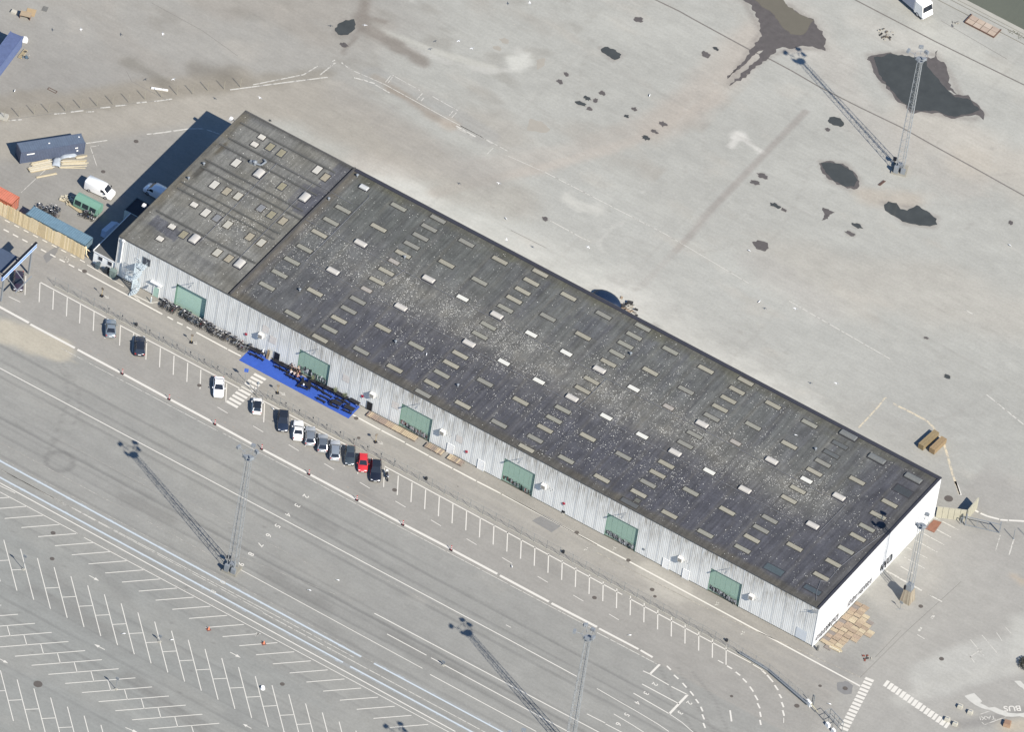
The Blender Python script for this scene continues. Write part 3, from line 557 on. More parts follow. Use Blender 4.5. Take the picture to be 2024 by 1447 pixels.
for i,(a,b) in enumerate(doors):
    addspan(a,b,3,DZ)
    nx=doors[i+1][0] if i<5 else L
    addspan(b,nx,max(1,round((nx-b)/2.05)))
for a,b,z0 in segs: sheet(round(a,3),round(b,3),z0,H-.06)
# east cladding
me=None
n=19; wd=(WD)/n
q=MB(); P=[(0,-.03),(.05,-.03),(.07,.02),(.12,.0),(wd*.5,0),(wd*.5+.05,.02),(wd*.5+.1,0),(wd-.01,0),(wd,-.03)]
q.loft([[(p[1],p[0],z) for p in P] for z in (.2,H-.06)]); me=q.mesh('east_cladding_sheet',M_east)
for i in range(n): link('cladding_sheet',me,WH,(L,i*wd,0))
q=MB(); q.box(L-.02,L+.05,-.06,WD,0.0,.2); q.build('plinth',mat('white_plinth',(.6,.6,.58),.8,.1,raw=True),WH)
q=MB(); q.loft([[(L-.13,-.075,z),(L+.03,-.075,z),(L+.03,.10,z)] for z in (.05,H-.05)]); q.build('corner_trim',M_white,WH); q=MB(); q.loft([[(-.02,.12,z),(-.02,-.07,z),(.14,-.07,z)] for z in (.05,H-.05)]); q.build('corner_trim',M_white,WH)
n=20; me=None; q=MB(); q.box(-.02,.0,0,WD/n-.03,.1,H-.1); me=q.mesh('west_sheet',mat('west_sheet',(.55,.56,.58),.6,.1,raw=True))
for i in range(n): link('cladding_sheet',me,WH,(.16,i*WD/n,0))
q=MB(); q.box(0,L/46-.03,.0,.02,.1,H-.1); me=q.mesh('north_sheet',mat('north_sheet',(.55,.56,.58),.6,.1,raw=True))
for i in range(46): link('cladding_sheet',me,WH,(i*L/46,WD-.16,0))
# ---------------------------------------------------------------- roof
COLX=[26.1,33.15,39.9,46.85,53.55,60.5,67.25,74.35,81.05,87.75,94.85,101.6,108.2,115.4,122.1,128.75,135.95]
RID=[(36.25,1.0,20.2),(31.85,1.4,20.2),(29.62,1.1,20.8),(24.9,1.2,21),(22.98,1.6,21.8),(17.7,1.0,21),(16.04,1.3,21),(9.16,1.5,21.6)]
def roof_col(X,Y):
    N=vnoise; P=Paint(X,Y,(136,136,133))
    lf=(X<22.3)
    P.over(lf*sstep(.45,.7,N(X,Y,5,5,seed=1))*.4,(120,117,108)); P.over(lf*sstep(.5,.75,N(X,Y,7,3,seed=2))*.35,(100,102,106))
    for y,x0,x1 in RID: P.over(lf*(1-sstep(.1,.42,np.abs(Y-y+.06)))*sstep(x0-.2,x0+.2,X)*sstep(x1+.2,x1-.2,X)*.75*(.7+.5*N(X,Y,3,seed=int(y))),(88,89,93))
    P.over(lf*sstep(1.5,.6,X)*.5,(104,101,94)); P.over(lf*sstep(2.6,1.0,X+.8*(N(X,Y,3,seed=5)-.5))*sstep(.35,.65,N(X,Y,3,seed=6))*.5,(122,115,100))
    P.over(lf*(1-sstep(.5,1.1,np.hypot((X-1.9)/.7,(Y-22.2)/3.2)))*.75,(76,74,70)); P.over(lf*(1-sstep(.5,1.1,np.hypot((X-1.8)/.6,(Y-29)/2.4)))*.7,(90,84,72))
    P.over(lf*sstep(.38,.43,np.abs(1-0*X)*(np.abs(X-5.0)<2.9)*(np.abs(Y-6.6+.16*(X-5))<1.35)*1.0)*.65,(88,90,101))
    P.over(lf*((X>19.3)&(Y>24))*.55,(88,90,102)); P.over(lf*((X>17.3)&(X<22)&(Y>24.5)&(Y<31))*.45,(84,86,99))
    d=np.hypot(X-14,Y-20); P.over(lf*sstep(14,3,d)*sstep(.4,.65,N(X,Y,3,seed=7))*.35,(140,136,124))
    P.over(lf*sstep(38.2,38.8,Y)*.6,(92,92,92))
    rt=~lf
    lane=np.floor((X-22.3)/.98); ln=((np.sin(lane*12.9898)*43758.5453)%1.0); ln2=((np.sin((lane+np.floor(Y/6.5)*7)*78.233)*12543.21)%1.0)
    P.over(rt*1.0,(112,114,114)); 
    dark=sstep(21,13,Y+3*(N(X,Y,12,seed=11)-.5))*sstep(24,60,X)+sstep(126,133,X)*.9+sstep(21,13,Y)*.35
    P.over(rt*np.clip(dark,0,1)*.80,(84,85,95))
    P.over(rt*sstep(.55,.95,ln)*.30,(94,95,103)); P.over(rt*sstep(.6,.0,ln2)*.10,(128,127,122)); P.over(rt*sstep(.7,1,ln2)*.22,(84,85,96))
    P.over(rt*sstep(25,30,Y)*sstep(80,30,X)*.35,(102,106,102))
    seam=np.abs((X-22.3)/.98-lane-.5); P.over(rt*sstep(.40,.5,seam)*.20*(.4+N(X,Y,1.0,6,seed=12)),(120,118,112))
    for cx in COLX:
        for off,a in ((-1.85,.32),(2.35,.22)):
            P.over(rt*(1-sstep(.12,.45,np.abs(X-cx-off)))*a*sstep(.3,.6,N(X,Y,1.2,5,seed=int(cx)))*(Y<37),(128,124,115))
    cen=np.exp(-((Y-20-.02*(X-80))/5.5)**2)*sstep(24,45,X)*sstep(134,124,X); P.over(rt*cen*.60,(128,127,124))
    P.over(rt*cen*sstep(.5,.72,N(X,Y,2.2,seed=13))*.30,(146,142,132))
    P.over(rt*sstep(2.2,.9,Y+.8*(N(X,Y,3,seed=14)-.5))*.75,(98,95,88)); P.over(rt*sstep(36.6,38,Y)*.6,(100,99,90)); P.over(rt*sstep(24.3,22.9,X)*.75,(116,111,104))
    P.over(rt*sstep(.55,.8,N(X,Y,2.5,seed=15))*sstep(4,1,Y)*.4,(120,114,102)); P.over(rt*sstep(.55,.75,N(X,Y,3,seed=151))*sstep(34.5,37.5,Y)*.4,(106,106,88))
    P.over(rt*sstep(136.5,138.5,X)*.3,(100,99,94))
    P.over(rt*((np.abs(X-74.5)<2.6)&(np.abs(Y-32.5)<2.2))*.22,(80,84,100))
    for cx in (128.9,136.5): pass
    for (cx,cy) in ((129.2,4.7),(135.9,32.6)): pass
    P.mul(1+.10*(N(X,Y,1.2,1.2,seed=16,octv=3)-.5)*2); P.mul(1+.10*(N(X,Y,.5,7,seed=17,octv=3)-.5)*2*rt)
    return lin_a(np.clip(P.C,0,255))/KA/np.array([1.0,1.01,1.055])
M_roof=ground_mat('roofing_felt',.12,fine=3.0,last=(1.0,1.7,(2.2,.16,1)))
grid_mesh('roof',np.linspace(.02,L-.02,430),np.linspace(0,WD,124),H,roof_col,M_roof,WH)
q=MB(); q.box(-.03,L+.03,-.09,.0,H-.16,H+.035); q.box(-.06,.02,-.09,WD+.02,H-.30,H+.05); q.box(22.5,L+.03,WD,WD+.10,H-.3,H+.10); q.build('fascia',M_feltb,WH)
q=MB(); q.box(22.5,L-.35,WD-.72,WD,H+.004,H+.20,taper=.08); q.build('parapet',M_felt,WH); q=MB(); q.box(L-.42,L+.04,-.02,WD,H+.004,H+.22,taper=.06); q.build('parapet',M_felt,WH)
q=MB(); q.box(22.12,22.5,0.05,WD,H+.004,H+.34,taper=.05); q.build('parapet',mat('felt_upstand',(92,91,92),.9,.15),WH)
q=MB(); q.box(0.05,22.1,WD-.35,WD+.05,H+.004,H+.16,taper=.08); q.build('parapet',M_feltb,WH)
q=MB(); q.box(21.80,22.12,.05,WD-.4,H+.003,H+.012); q.build('upstand_shadow_strip',M_dark,WH)  # thin black strip painting in the shadow cast by the felt upstand
rm=MB(); rm.box(0,1,-.13,.13,0,.12,taper=.0); rme=rm.mesh('felt_ridge',mat('felt_ridge',(104,105,103),.9,.15,2))
for y,x0,x1 in RID: link('felt_ridge',rme,WH,(x0,y,H+.003),scale=(x1-x0,1,1))
# lightning conductor cables on the roof
M_cab=mat('roof_cable',(128,130,138),.6,.1,3)
def cable(pts): q=MB(); q.path([(p[0],p[1],H+.10) for p in pts],.055,4); q.build('roof_cable',M_cab,WH)
for pts in ([(11.25,31.9),(11.41,7.4)],[(18.65,31.6),(18.77,8.2)],[(11.25,31.9),(22.3,31.8),(26.6,31.7)],[(22.6,23.4),(60,23.55),(81,23.5),(130.6,23.4)],[(27.5,15.0),(60,14.95),(100,15.0),(127.0,14.9)],[(27.6,35.3),(27.9,34.8),(27.9,15.0)],[(130.3,23.4),(130.2,15.2)],[(82.9,23.4),(82.7,14.9)],[(42.2,24),(41.4,19)],[(138.9,22.0),(137.6,14),(137.2,10),(137.4,6.2),(136.4,5.6),(137.2,3.0),(138.2,1.2)]): cable(pts)
# skylights
def pad_mesh(lx,ly,c,h=.12,frame=(76,76,76),round_=0,amp=.20):
    q=MB(); q.cur=0; q.box(-lx/2-.16,lx/2+.16,-ly/2-.16,ly/2+.16,0,.035); q.cur=1
    if round_:
        n=7; rings=[]
        for xx in (-lx/2,-lx/2+.12,lx/2-.12,lx/2):
            e=.75 if abs(xx)>lx/2-.05 else 1.0
            rings.append([(xx,-ly/2*math.cos(math.pi*k/n),.0+(.18+ (h-.18)*math.sin(math.pi*k/n)**.6)*e if 0<k<n else (.18*e if k in(0,n) else 0)) for k in range(n+1)])
        q.loft(rings)
        for s,xx in ((1,-lx/2),(-1,lx/2)):
            r=rings[0] if xx<0 else rings[-1]; pts=list(r)+[(xx,ly/2,.03),(xx,-ly/2,.03)]
            q.face(pts if s<0 else pts[::-1])
        q.hexa([(-lx/2,-ly/2-.002,.03),(lx/2,-ly/2-.002,.03),(lx/2,-ly/2+.02,.03),(-lx/2,-ly/2+.02,.03),(-lx/2,-ly/2,.18),(lx/2,-ly/2,.18),(lx/2,-ly/2+.02,.18),(-lx/2,-ly/2+.02,.18)])
        q.cur=0; q.hexa([(-lx/2-.03,-ly/2-.03,.0),(lx/2+.03,-ly/2-.03,.0),(lx/2+.03,ly/2+.03,.0),(-lx/2-.03,ly/2+.03,.0),(-lx/2-.03,-ly/2-.03,.12),(lx/2+.03,-ly/2-.03,.12),(lx/2+.03,ly/2+.03,.12),(-lx/2-.03,ly/2+.03,.12)])
    else: q.box(-lx/2,lx/2,-ly/2,ly/2,.0,h,taper=.06)
    return q.mesh('skylight',[mat('frame_%d'%frame[0],frame,.9,.2,3),mat('sky_%d_%d'%(c[0],c[2]),c,.55 if not round_ else .35,amp,5.0)],smooth=False)
ptn=[pad_mesh(2.85,.86,c) for c in ((176,172,158),(166,165,155),(182,178,164),(158,157,150))]
dim=pad_mesh(2.85,.86,(112,115,116)); flat_w=pad_mesh(2.1,.90,(246,246,240),.10,amp=.02); flat_s=pad_mesh(1.9,.85,(188,182,176),.10,frame=(96,94,92)); dome=pad_mesh(2.15,1.05,(222,218,213),.50,frame=(60,62,76),round_=1,amp=.05)
domed=pad_mesh(3.1,1.15,(136,138,138),.42,frame=(66,66,72),round_=1); tilt=[.0,.01,-.01]
k=0
def put(me,x,y,rz=0,lab=None):
    global k; k+=1
    o=link('skylight',me,WH,(x+random.uniform(-.05,.05),y+random.uniform(-.05,.05),H+.004),rz+random.uniform(-.012,.012)); 
    if lab: o['label']=lab
    return o
kinds={1:'dd',2:'ss',3:'dd',4:'f-',5:'dd',6:'ff',7:'ff',8:'dd',9:'ff',10:'sf',11:'dd',12:'sf',13:'dd',14:'f-',15:'dd'}
DIM={(14,37.9),(14,35.15),(14,32.4),(15,36.15),(2,37.9),(8,37.9)}
for i,cx in enumerate(COLX):
    if i==0:
        put(pad_mesh(1.6,.95,(222,224,226),.45,frame=(70,70,76),round_=1,amp=.04),26.05,36.3)
        for y in (29.6,25.8,22.1,17.4,13.5,9.6,5.7): put(ptn[(i+int(y))%4],cx,y)
    elif i==16:
        put(domed,136.0,36.2)
        for y in (28.65,24.9,21.3,18.4,14.55,10.6,6.65): put(ptn[int(y*7)%2],cx-.05,y)
        put(pad_mesh(3.2,1.7,(80,84,88),.05,frame=(70,71,76)),136.2,32.65); put(pad_mesh(3.1,1.1,(88,98,106),.06,frame=(66,68,76)),136.4,3.0)
    else:
        cl=(i%3==2)
        ys_=[37.9,35.15,32.4,29.7,26.95,21.55,18.68,12.62,9.68,6.75,3.75,.85] if cl else [36.15,29.72,9.7,2.82]
        for y in ys_:
            if i==14 and y==.85: continue
            if i==15 and y==2.82: put(pad_mesh(3.4,1.5,(92,104,110),.05,frame=(72,76,84)),128.9,3.0); continue
            if i==11 and y==.85: put(pad_mesh(3.2,.95,(108,110,112),.10),cx,y); put(pad_mesh(1.0,.9,(118,118,112),.06),102.3,2.2); continue
            me=ptn[(i*5+int(y*3))%4]
            if i==14 and y>32: me=domed if y>37 else pad_mesh(2.9,.95,(128,130,132),.2) if False else dim
            if i==15 and y>36: me=domed
            put(me,cx,y)
        for yy,kk in zip((24.45,15.8),kinds.get(i,'--')):
            if kk=='d': put(dome,cx-.25,yy,lab='raised white domed skylight')
            elif kk=='f': put(flat_w,cx-.1,yy,lab='bright white flat skylight')
            elif kk=='s': put(flat_s,cx-.2,yy)
def vpad(me,x,y): put(me,x,y,math.pi/2)
sm=pad_mesh(1.05,1.15,(232,228,220),.22,frame=(66,66,66),amp=.03); wl=pad_mesh(1.9,1.1,(224,221,214),.16,frame=(66,66,68),amp=.05); bg=pad_mesh(2.0,1.35,(218,215,212),.55,frame=(56,58,72),round_=1,amp=.05)
yl=pad_mesh(1.8,1.1,(166,160,138),.10,frame=(72,70,64),amp=.25); yl2=pad_mesh(1.8,1.1,(182,174,156),.10,frame=(76,72,66),amp=.25); gl=pad_mesh(1.7,1.1,(150,152,156),.12,frame=(80,78,76),amp=.2); lt=pad_mesh(1.8,1.1,(206,203,192),.12,frame=(84,80,74),amp=.08)
for y in (35.54,33.3,14.4,7.55,3.75): vpad(sm,5.7,y)
for x,y in ((5.7,27.55),(5.74,20.63),(17.4,34.9),(8.3,14.0)): vpad(wl,x-.0,y)
for x,y in ((10.3,27.75),(19.5,27.75),(10.35,7.35),(19.6,7.25)): vpad(bg,x,y)
for x,y,m_ in ((8.1,34.5,yl),(10.4,34.5,yl),(19.5,34.3,yl2),(14.95,34.3,yl2),(14.9,27.7,yl),(8.2,20.7,yl2),(10.4,20.9,lt),(15.0,20.9,gl),(17.3,20.75,yl),(19.65,20.7,yl2),(8.3,7.2,yl),(17.4,7.2,yl2),(17.3,13.9,yl2),(19.65,13.9,lt),(10.45,14.1,gl),(12.8,13.95,lt),(15.1,7.2,lt)):
    if (x,y)!=(14.95,34.3): vpad(m_,x,y)
    
# shell and gravel litter dropped by gulls
g=MB()
def speck(x,y,r):
    a=rng.random()*6.28; b=[(x+r*math.cos(a+t),y+r*math.sin(a+t)) for t in (0,2.1,4.2)]; i=len(g.v); g.v+=[(p[0],p[1],H+.006) for p in b]+[(x,y,H+.03+r*.5)]; g.f+=[(i,i+1,i+3),(i+1,i+2,i+3),(i+2,i,i+3)]; g.mi+=[0,0,0]
nsp=0
while nsp<13000:
    x=rng.random()*(L-1.5)+.7; y=rng.random()*37.5+.7
    if x>23: dens=.06+1.0*math.exp(-((y-20-.03*(x-60))/5.0)**2)*(1 if 26<x<128 else .25)+(.35*math.exp(-((y-9)/6)**2) if 45<x<110 else .04)+(.45*math.exp(-((x-24.5)/2.0)**2-((y-20)/8)**2))+(.20 if 80<x<110 and y>24 else 0)
    else: dens=.05+1.0*math.exp(-((x-14)/4.2)**2-((y-18)/8.0)**2)+.5*math.exp(-((x-7)/1.6)**2-((y-3.4)/.9)**2)+.5*math.exp(-((x-8)/2.5)**2-((y-25)/2)**2)+.25*math.exp(-((x-13)/6)**2-((y-31)/3)**2)
    cl=float(vnoise(np.array([x]),np.array([y]),2.2,seed=5,octv=3)[0]); dens*=max(0.12,(cl-.3)*2.4)
    if rng.random()<dens: speck(x,y,.04+.065*rng.random()**2.4+(.04 if rng.random()<.04 else 0)); nsp+=1
g.build('shell_litter',mat('shell_white',(238,238,236),.8,.12,8),WH,kind='stuff')
# roof top things
ev=empty('roof_duct',(8.4,29.2,H),0,None,None); ev.parent=WH
q=MB(); q.tube((0,0,0),(0,0,.75),.28,10); q.tube((0,0,.75),(0,0,.95),.42,10,.1); q.build('cowl',M_metal,ev)
q=MB(); q.path([(0,0,.35),(1.1,.25,.35),(1.3,1.5,.35),(.8,1.75,.35)],.17,8); q.build('duct',M_metal,ev); q=MB(); q.box(-.9,-.35,-.3,.2,0,.55); q.build('fan_housing',M_metal,ev)
q=MB(); q.tube((0,0,0),(0,0,.5),.16,8); q.tube((0,0,.5),(0,0,.62),.26,8,.1); vm=q.mesh('roof_vent',M_metal)
for x,y in ((23.6,37.9),(1.7,23.6),(1.6,19.0),(40.6,26.3),(22.9,30),(83,31),(64.2,6),(119.5,31.5),(31,8.3),(50.4,8.1)): link('roof_vent',vm,WH,(x,y,H))
# ---------------------------------------------------------------- big doors
M_gd=mat('green_door',(138,163,153),.5,.05,1.2,k=1.06); M_gd2=mat('pale_green_door',(160,188,178),.5,.04,1.2,k=1.06); M_gs=mat('green_door_frame',(84,112,104),.6,.05,k=1.0)
M_g1=mat('graffiti_dark',(.035,.045,.055),.6,0,raw=True); M_g2=mat('graffiti_grey',(.30,.31,.32),.6,.1,raw=True); M_g3=mat('graffiti_white',(.70,.71,.70),.6,.05,raw=True); M_g5=mat('graffiti_pale_grey',(.40,.40,.415),.6,.1,raw=True); M_g4=mat('graffiti_red',(.20,.10,.09),.6,.1,raw=True)
def scribble(name,parent,x0,x1,z0,z1,y,ms,n,seed,axis='x',thick=.10,slope=0,X=0):
    rr=random.Random(seed); 
    mm=list(ms); q=MB()
    for i in range(n):
        cx=x0+(x1-x0)*(i+.5)/n+rr.uniform(-.1,.1); cz=(z0+z1)/2+slope*(cx-x0)+rr.uniform(-.15,.15); q.cur=rr.randrange(len(mm)); a=rr.random()*6; rx=(x1-x0)/n*rr.uniform(.35,.7); rz=(z1-z0)/2*rr.uniform(.5,1.0)
        m=rr.choice((4,5,6,7)); pts=[]
        for k in range(m): t=a+k*rr.uniform(.7,1.5); pts.append((cx+rx*math.cos(t)*rr.uniform(.6,1),cz+rz*math.sin(t)*rr.uniform(.6,1)))
        for (a1,b1),(a2,b2) in zip(pts[:-1],pts[1:]):
            d=Vector((a2-a1,b2-b1)); 
            if d.length<.05: continue
            d.normalize(); nn=Vector((-d.y,d.x))*thick*rr.uniform(.35,.7); j=y-.0006*(i*8+1)
            P=[(a1-nn.x,b1-nn.y),(a2-nn.x,b2-nn.y),(a2+nn.x,b2+nn.y),(a1+nn.x,b1+nn.y)]
            q.face([(p[0],j,p[1]) if axis=='x' else (X+.004+.0006*i*8,p[0],p[1]) for p in P])
    return q.build(name,mm,parent)
for i,(a,b) in enumerate(doors):
    D=empty('sliding_door',(a,0,0),0,None); D.parent=WH; W_=b-a
    D['label']='plain pale green sliding door beside the spiral stair' if i==0 else 'green sliding door with graffiti along its foot'
    rec=.50 if i==0 else .20; gm=M_gd2 if i==0 else M_gd
    if i==0:
        q=MB()
        n_=9
        for k in range(n_): pass
        q.box(0.06,W_-.04,rec,rec+.05,.05,DZ-.05); q.build('door_leaf',gm,D); 
        for k in range(8): q=MB(); q.box(.08,W_-.06,rec-.03,rec,.1+k*.655,.1+k*.655+.63); q.build('door_panel',gm,D)
        q=MB(); q.box(W_-.05,W_,0.0,rec+.05,0,DZ); q.box(0,.05,0,rec+.05,0,DZ); q.box(0,W_,0,rec+.05,DZ-.04,DZ); q.build('door_frame',M_gs,D)
    else:
        q=MB(); q.box(.02,W_-.10,rec,rec+.05,.05,DZ-.04); q.build('door_leaf',gm,D)
        for k in range(6): w6=(W_-.12)/6; q=MB(); q.box(.03+k*w6,.03+(k+1)*w6-.035,rec-.02-.01*(k%2),rec,1.9,DZ-.08); q.build('door_panel',gm,D)
        q=MB(); q.box(.03,W_-.13,rec-.035,rec,.08,1.85); q.build('door_panel',gm,D)
        q=MB(); q.box(W_-.10,W_,-.05,rec+.05,0,DZ); q.box(0,.02,-.02,rec+.05,0,DZ); q.box(.02,W_-.1,-.02,rec+.05,DZ-.04,DZ); q.build('door_frame',M_gs,D)
        g_=[(M_g3,M_g1,M_g3,M_gs,M_g5),(M_g1,M_g2,M_g4,M_g5),(M_g4,M_g1,M_g2,M_gs),(M_g5,M_g2,M_g1,M_g5),(M_g1,M_g2,M_g5,M_g5)][i-1]
        scribble('graffiti',D,.25,W_-.35,.35,2.2 if i in(1,) else 1.75,rec-.05,g_,[40,60,50,80,90][i-1],i*7,thick=.16 if i==1 else .12,slope=-.05 if i in(3,) else 0)
    for c in kids(D): pass
# lamps on brackets over the doors
def wall_lamp(x,z):
    q=empty('wall_lamp',(x,-.05,z)); q.parent=WH
    m=MB(); m.tube((0,0,0),(0,-1.15,.12),.05,6); m.bar((0,0,-.45),(0,-.7,.05),.04); m.build('bracket',M_metal,q); m=MB(); m.box(-.14,.14,-1.75,-1.05,.04,.2,taper=.03); m.build('lamp_head',M_metal,q)
for i in range(6): wall_lamp(doors[i][0]+(3.25 if i==0 else 3.4),7.6)
# vents with hoods
M_vent=mat('vent_box',(.56,.55,.52),.7,.15,6,raw=True)
for x in (29.45,51.85,65.9,86.1,113.2,127.2):
    v=empty('wall_vent',(x,-.05,4.1)); v.parent=WH
    m=MB(); m.box(-.42,.42,-.62,0,-.42,.42,taper=.0); m.build('vent_body',M_vent,v); m=MB(); m.box(-.46,.46,-.68,.0,.42,.47); m.build('vent_hood',M_vent,v); m=MB()
    for k in range(4): m.box(-.34,.34,-.64,-.62,-.32+k*.17,-.24+k*.17)
    m.build('vent_grille',mat('grille',(120,112,100),.8,.3,8),v)
    m=MB()
    for k in range(4): m.box(.75+k*.28,.82+k*.28,-.03,.0,-.5+(k%2)*.4,-.25+(k%2)*.4)
    m.build('conduit_clip',M_vent,v)
# ghost patches of removed signs, red fire signs, small doors
for x,z in ((31.6,4.2),(46.3,4.3),(56.2,4.2),(69.0,4.2),(30.0,5.7)):
    m=MB(); m.box(x-.65,x+.65,-.062,-.055,z-.75,z+.75); m.build('blanked_opening',mat('sheet_patch',(.52,.49,.46),.7,.12,3,raw=True),WH)
for x in (26.5,49.9,70.75,90.15):
    s=empty('fire_sign',(x,-.07,2.45)); s.parent=WH; m=MB(); m.tube((0,0,0),(0,-.12,0),.26,10); m.build('sign_disc',mat('sign_red',(.28,.03,.05),.5,.1,raw=True),s); m=MB(); m.box(-.1,.1,-.03,0,-.52,-.24); m.build('sign_plate',M_vent,s)
def small_door(x0,x1,m_,z=2.15,dark=False):
    d=empty('service_door',(x0,-.055,0)); d.parent=WH; W_=x1-x0
    if dark: q=MB(); q.box(0,W_,-.012,-.0,.02,z); q.build('open_doorway',M_dark,d); q=MB(); q.box(-.06,0,-.04,0,0,z+.05); q.box(W_,W_+.06,-.04,0,0,z+.05); q.box(0,W_,-.04,0,z,z+.05); q.build('door_frame',M_metal,d)
    else:
        q=MB(); q.box(0,W_,-.05,0,.05,z); q.build('door_leaf',m_,d); q=MB(); q.box(-.07,0,-.08,0,0,z+.07); q.box(W_,W_+.07,-.08,0,0,z+.07); q.box(0,W_,-.08,0,z,z+.07); q.build('door_frame',M_white,d); q=MB(); q.tube((W_-.12,-.12,1.05),(W_-.22,-.12,1.05),.02,5); q.build('door_handle',M_metal,d)
small_door(32.3,33.35,None,1.95,True); small_door(50.95,52.0,None,1.95,True)
for x in (67.1,73.2,110.0,113.95): small_door(x,x+1.15,M_white)
small_door(7.95,9.0,M_gd2,2.25)
q=MB(); q.box(136.2,138.3,-.075,-.055,.35,2.6); q.build('wall_hatch',mat('hatch_grey',(.48,.51,.54),.6,.05,raw=True),WH)
q=MB(); q.box(105.9,106.3,-.1,-.055,1.5,1.9); q.build('meter_box',M_metal,WH)
# downpipe, canopy, windows by the stair
q=MB(); q.tube((1.0,-.22,3.6),(1.0,-.22,8.8),.11,8); q.box(.8,1.25,-.4,-.05,8.55,8.95); q.build('downpipe',M_white,WH)
q=MB(); q.box(7.3,9.5,-.55,-.06,3.2,3.28); q.build('door_canopy',M_white,WH); q=MB(); q.tube((8.3,-1.0,2.7),(8.3,-.75,3.15),.25,8,.1); q.build('canopy_lamp',M_metal,WH)
wn=empty('window',(5.1,-.06,5.9)); wn.parent=WH; q=MB(); q.box(0,1.5,-.06,0,0,1.6); q.build('window_frame',M_metal,wn)
for k in (0,1): q=MB(); q.box(.08+k*.73,.70+k*.73,-.075,-.06,.1,1.5); q.build('pane',mat('glass_dark',(.04,.045,.06),.1,0,raw=True,spec=.5),wn)
q=MB(); q.box(138.6,139.5,-.55,-.1,8.2,8.3); q.bar((138.2,-.6,8.35),(139.4,-.1,8.5),.05); q.bar((138.4,-1.0,8.2),(139.4,-.1,8.3),.05); q.build('corner_bracket',M_metal,WH)
for (y0,y1,n_,sd,sl) in ((.6,4.2,22,5,0),(4.4,7.6,20,6,0),(11.0,14.0,18,7,0),(14.5,18.6,24,8,0),(21.5,25.2,14,9,.10)):
    scribble('graffiti',WH,y0,y1,.4 if sd<9 else .3,2.1 if sd<9 else 2.8,0,(M_g5,M_g2,M_g5,M_g5) if sd<9 else (M_g1,M_g2,M_g5),int(n_*1.6),sd,axis='y',thick=.15 if sd<9 else .22,X=L+.022)
# lights and satellite boxes sticking out of the west gable
for (y,z) in ((36.8,8.2),(9.6,8.2)):
    v=empty('floodlight',(-.02,y,z)); v.parent=WH; q=MB(); q.bar((0,0,0),(-.9,0,.1),.07); q.build('bracket',M_metal,v); q=MB(); q.box(-1.45,-.85,-.3,.3,-.05,.35,taper=.05); q.build('lamp_head',M_white,v)
# ================================================================ annex
AN=empty('annex',(-4.4,.1,0),0,'low white lean-to annex with two windows at the west end of the warehouse','building')
M_anw=mat('annex_white',(.70,.71,.70),.6,.06,1.5,raw=True); M_anr=mat('annex_roof',(118,118,118),.9,.08,2)
q=MB(); q.box(0,4.25,0,11.4,0,2.75); q.build('wall',M_anw,AN); q=MB(); q.box(-.02,4.27,-.1,11.4,2.75,2.86); q.build('roof',M_anr,AN); q=MB(); q.box(-.14,-.02,-.12,11.4,2.70,3.0); q.box(-.02,4.2,-.16,-.1,2.66,2.86); q.build('fascia',M_white,AN)
for x in (.95,2.85):
    wv=empty('window',(x,-.0,1.35)); wv.parent=AN; q=MB(); q.box(0,.95,-.05,0,0,.95); q.build('window_frame',M_white,wv); q=MB(); q.box(.07,.88,-.065,-.05,.07,.88); q.build('pane',_m['glass_dark'],wv)
q=MB(); q.box(1.25,1.6,-.06,0,.85,1.1); q.build('meter_box',M_metal,AN)
q=MB(); q.box(2.2,2.7,4.1,4.5,2.86,3.2,taper=.05); q.build('roof_vent',M_metal,AN)
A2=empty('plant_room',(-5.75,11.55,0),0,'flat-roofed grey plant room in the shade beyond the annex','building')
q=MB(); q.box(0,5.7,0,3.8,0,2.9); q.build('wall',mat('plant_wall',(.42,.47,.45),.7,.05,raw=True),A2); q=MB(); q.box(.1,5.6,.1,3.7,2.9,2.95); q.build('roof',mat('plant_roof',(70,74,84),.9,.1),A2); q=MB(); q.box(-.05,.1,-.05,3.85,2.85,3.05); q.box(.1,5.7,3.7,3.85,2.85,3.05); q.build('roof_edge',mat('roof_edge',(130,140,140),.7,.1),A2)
q=MB()
for k in range(9): q.box(0,.62,0,4.4,.05+k*.06,.09+k*.06) if False else q.box(-.05*k,.9-.05*k,.1*k,4.6-.12*k,.04+k*.07,.10+k*.07)
tag(q.build('sheet_stack',mat('pale_sheet',(.50,.55,.62),.6,.08,raw=True),None,(-6.9,6.3,0),R(-4)),'pale stack of long sheets lying in the shade beside the annex','sheet stack')
for (x,y,lab,col) in ((-3.0,-.55,'grey refuse bin left of the taller green one below the annex window',(96,112,122)),(-1.2,-.55,'dark refuse bin in the middle of the three at the annex foot',(52,60,70)),(.2,-.75,'grey-green cabinet at the corner of annex and warehouse',(140,158,156))):
    b=empty('refuse_bin',(x,y,0),R(5),lab,'bin'); big=x>0
    q=MB(); h_=1.7 if big else 1.05; w_=.55 if big else .36; q.hexa([(-w_*.85,-.3,.05),(w_*.85,-.3,.05),(w_*.85,.3,.05),(-w_*.85,.3,.05),(-w_,-.36,h_),(w_,-.36,h_),(w_,.36,h_),(-w_,.36,h_)]); q.build('bin_body',mat('bin%d'%col[0],col,.5,.05),b)
    q=MB(); q.box(-w_-.04,w_+.04,-.40,.40,h_,h_+.09,taper=.05); q.build('lid',mat('bin%d'%col[0],col,.5,.05),b)
    for s in (-1,1): q=MB(); q.tube((s*w_*.7,.34,.12),(s*w_*.7-.05,.34,.12),.12,10); q.build('wheel',M_dark,b)
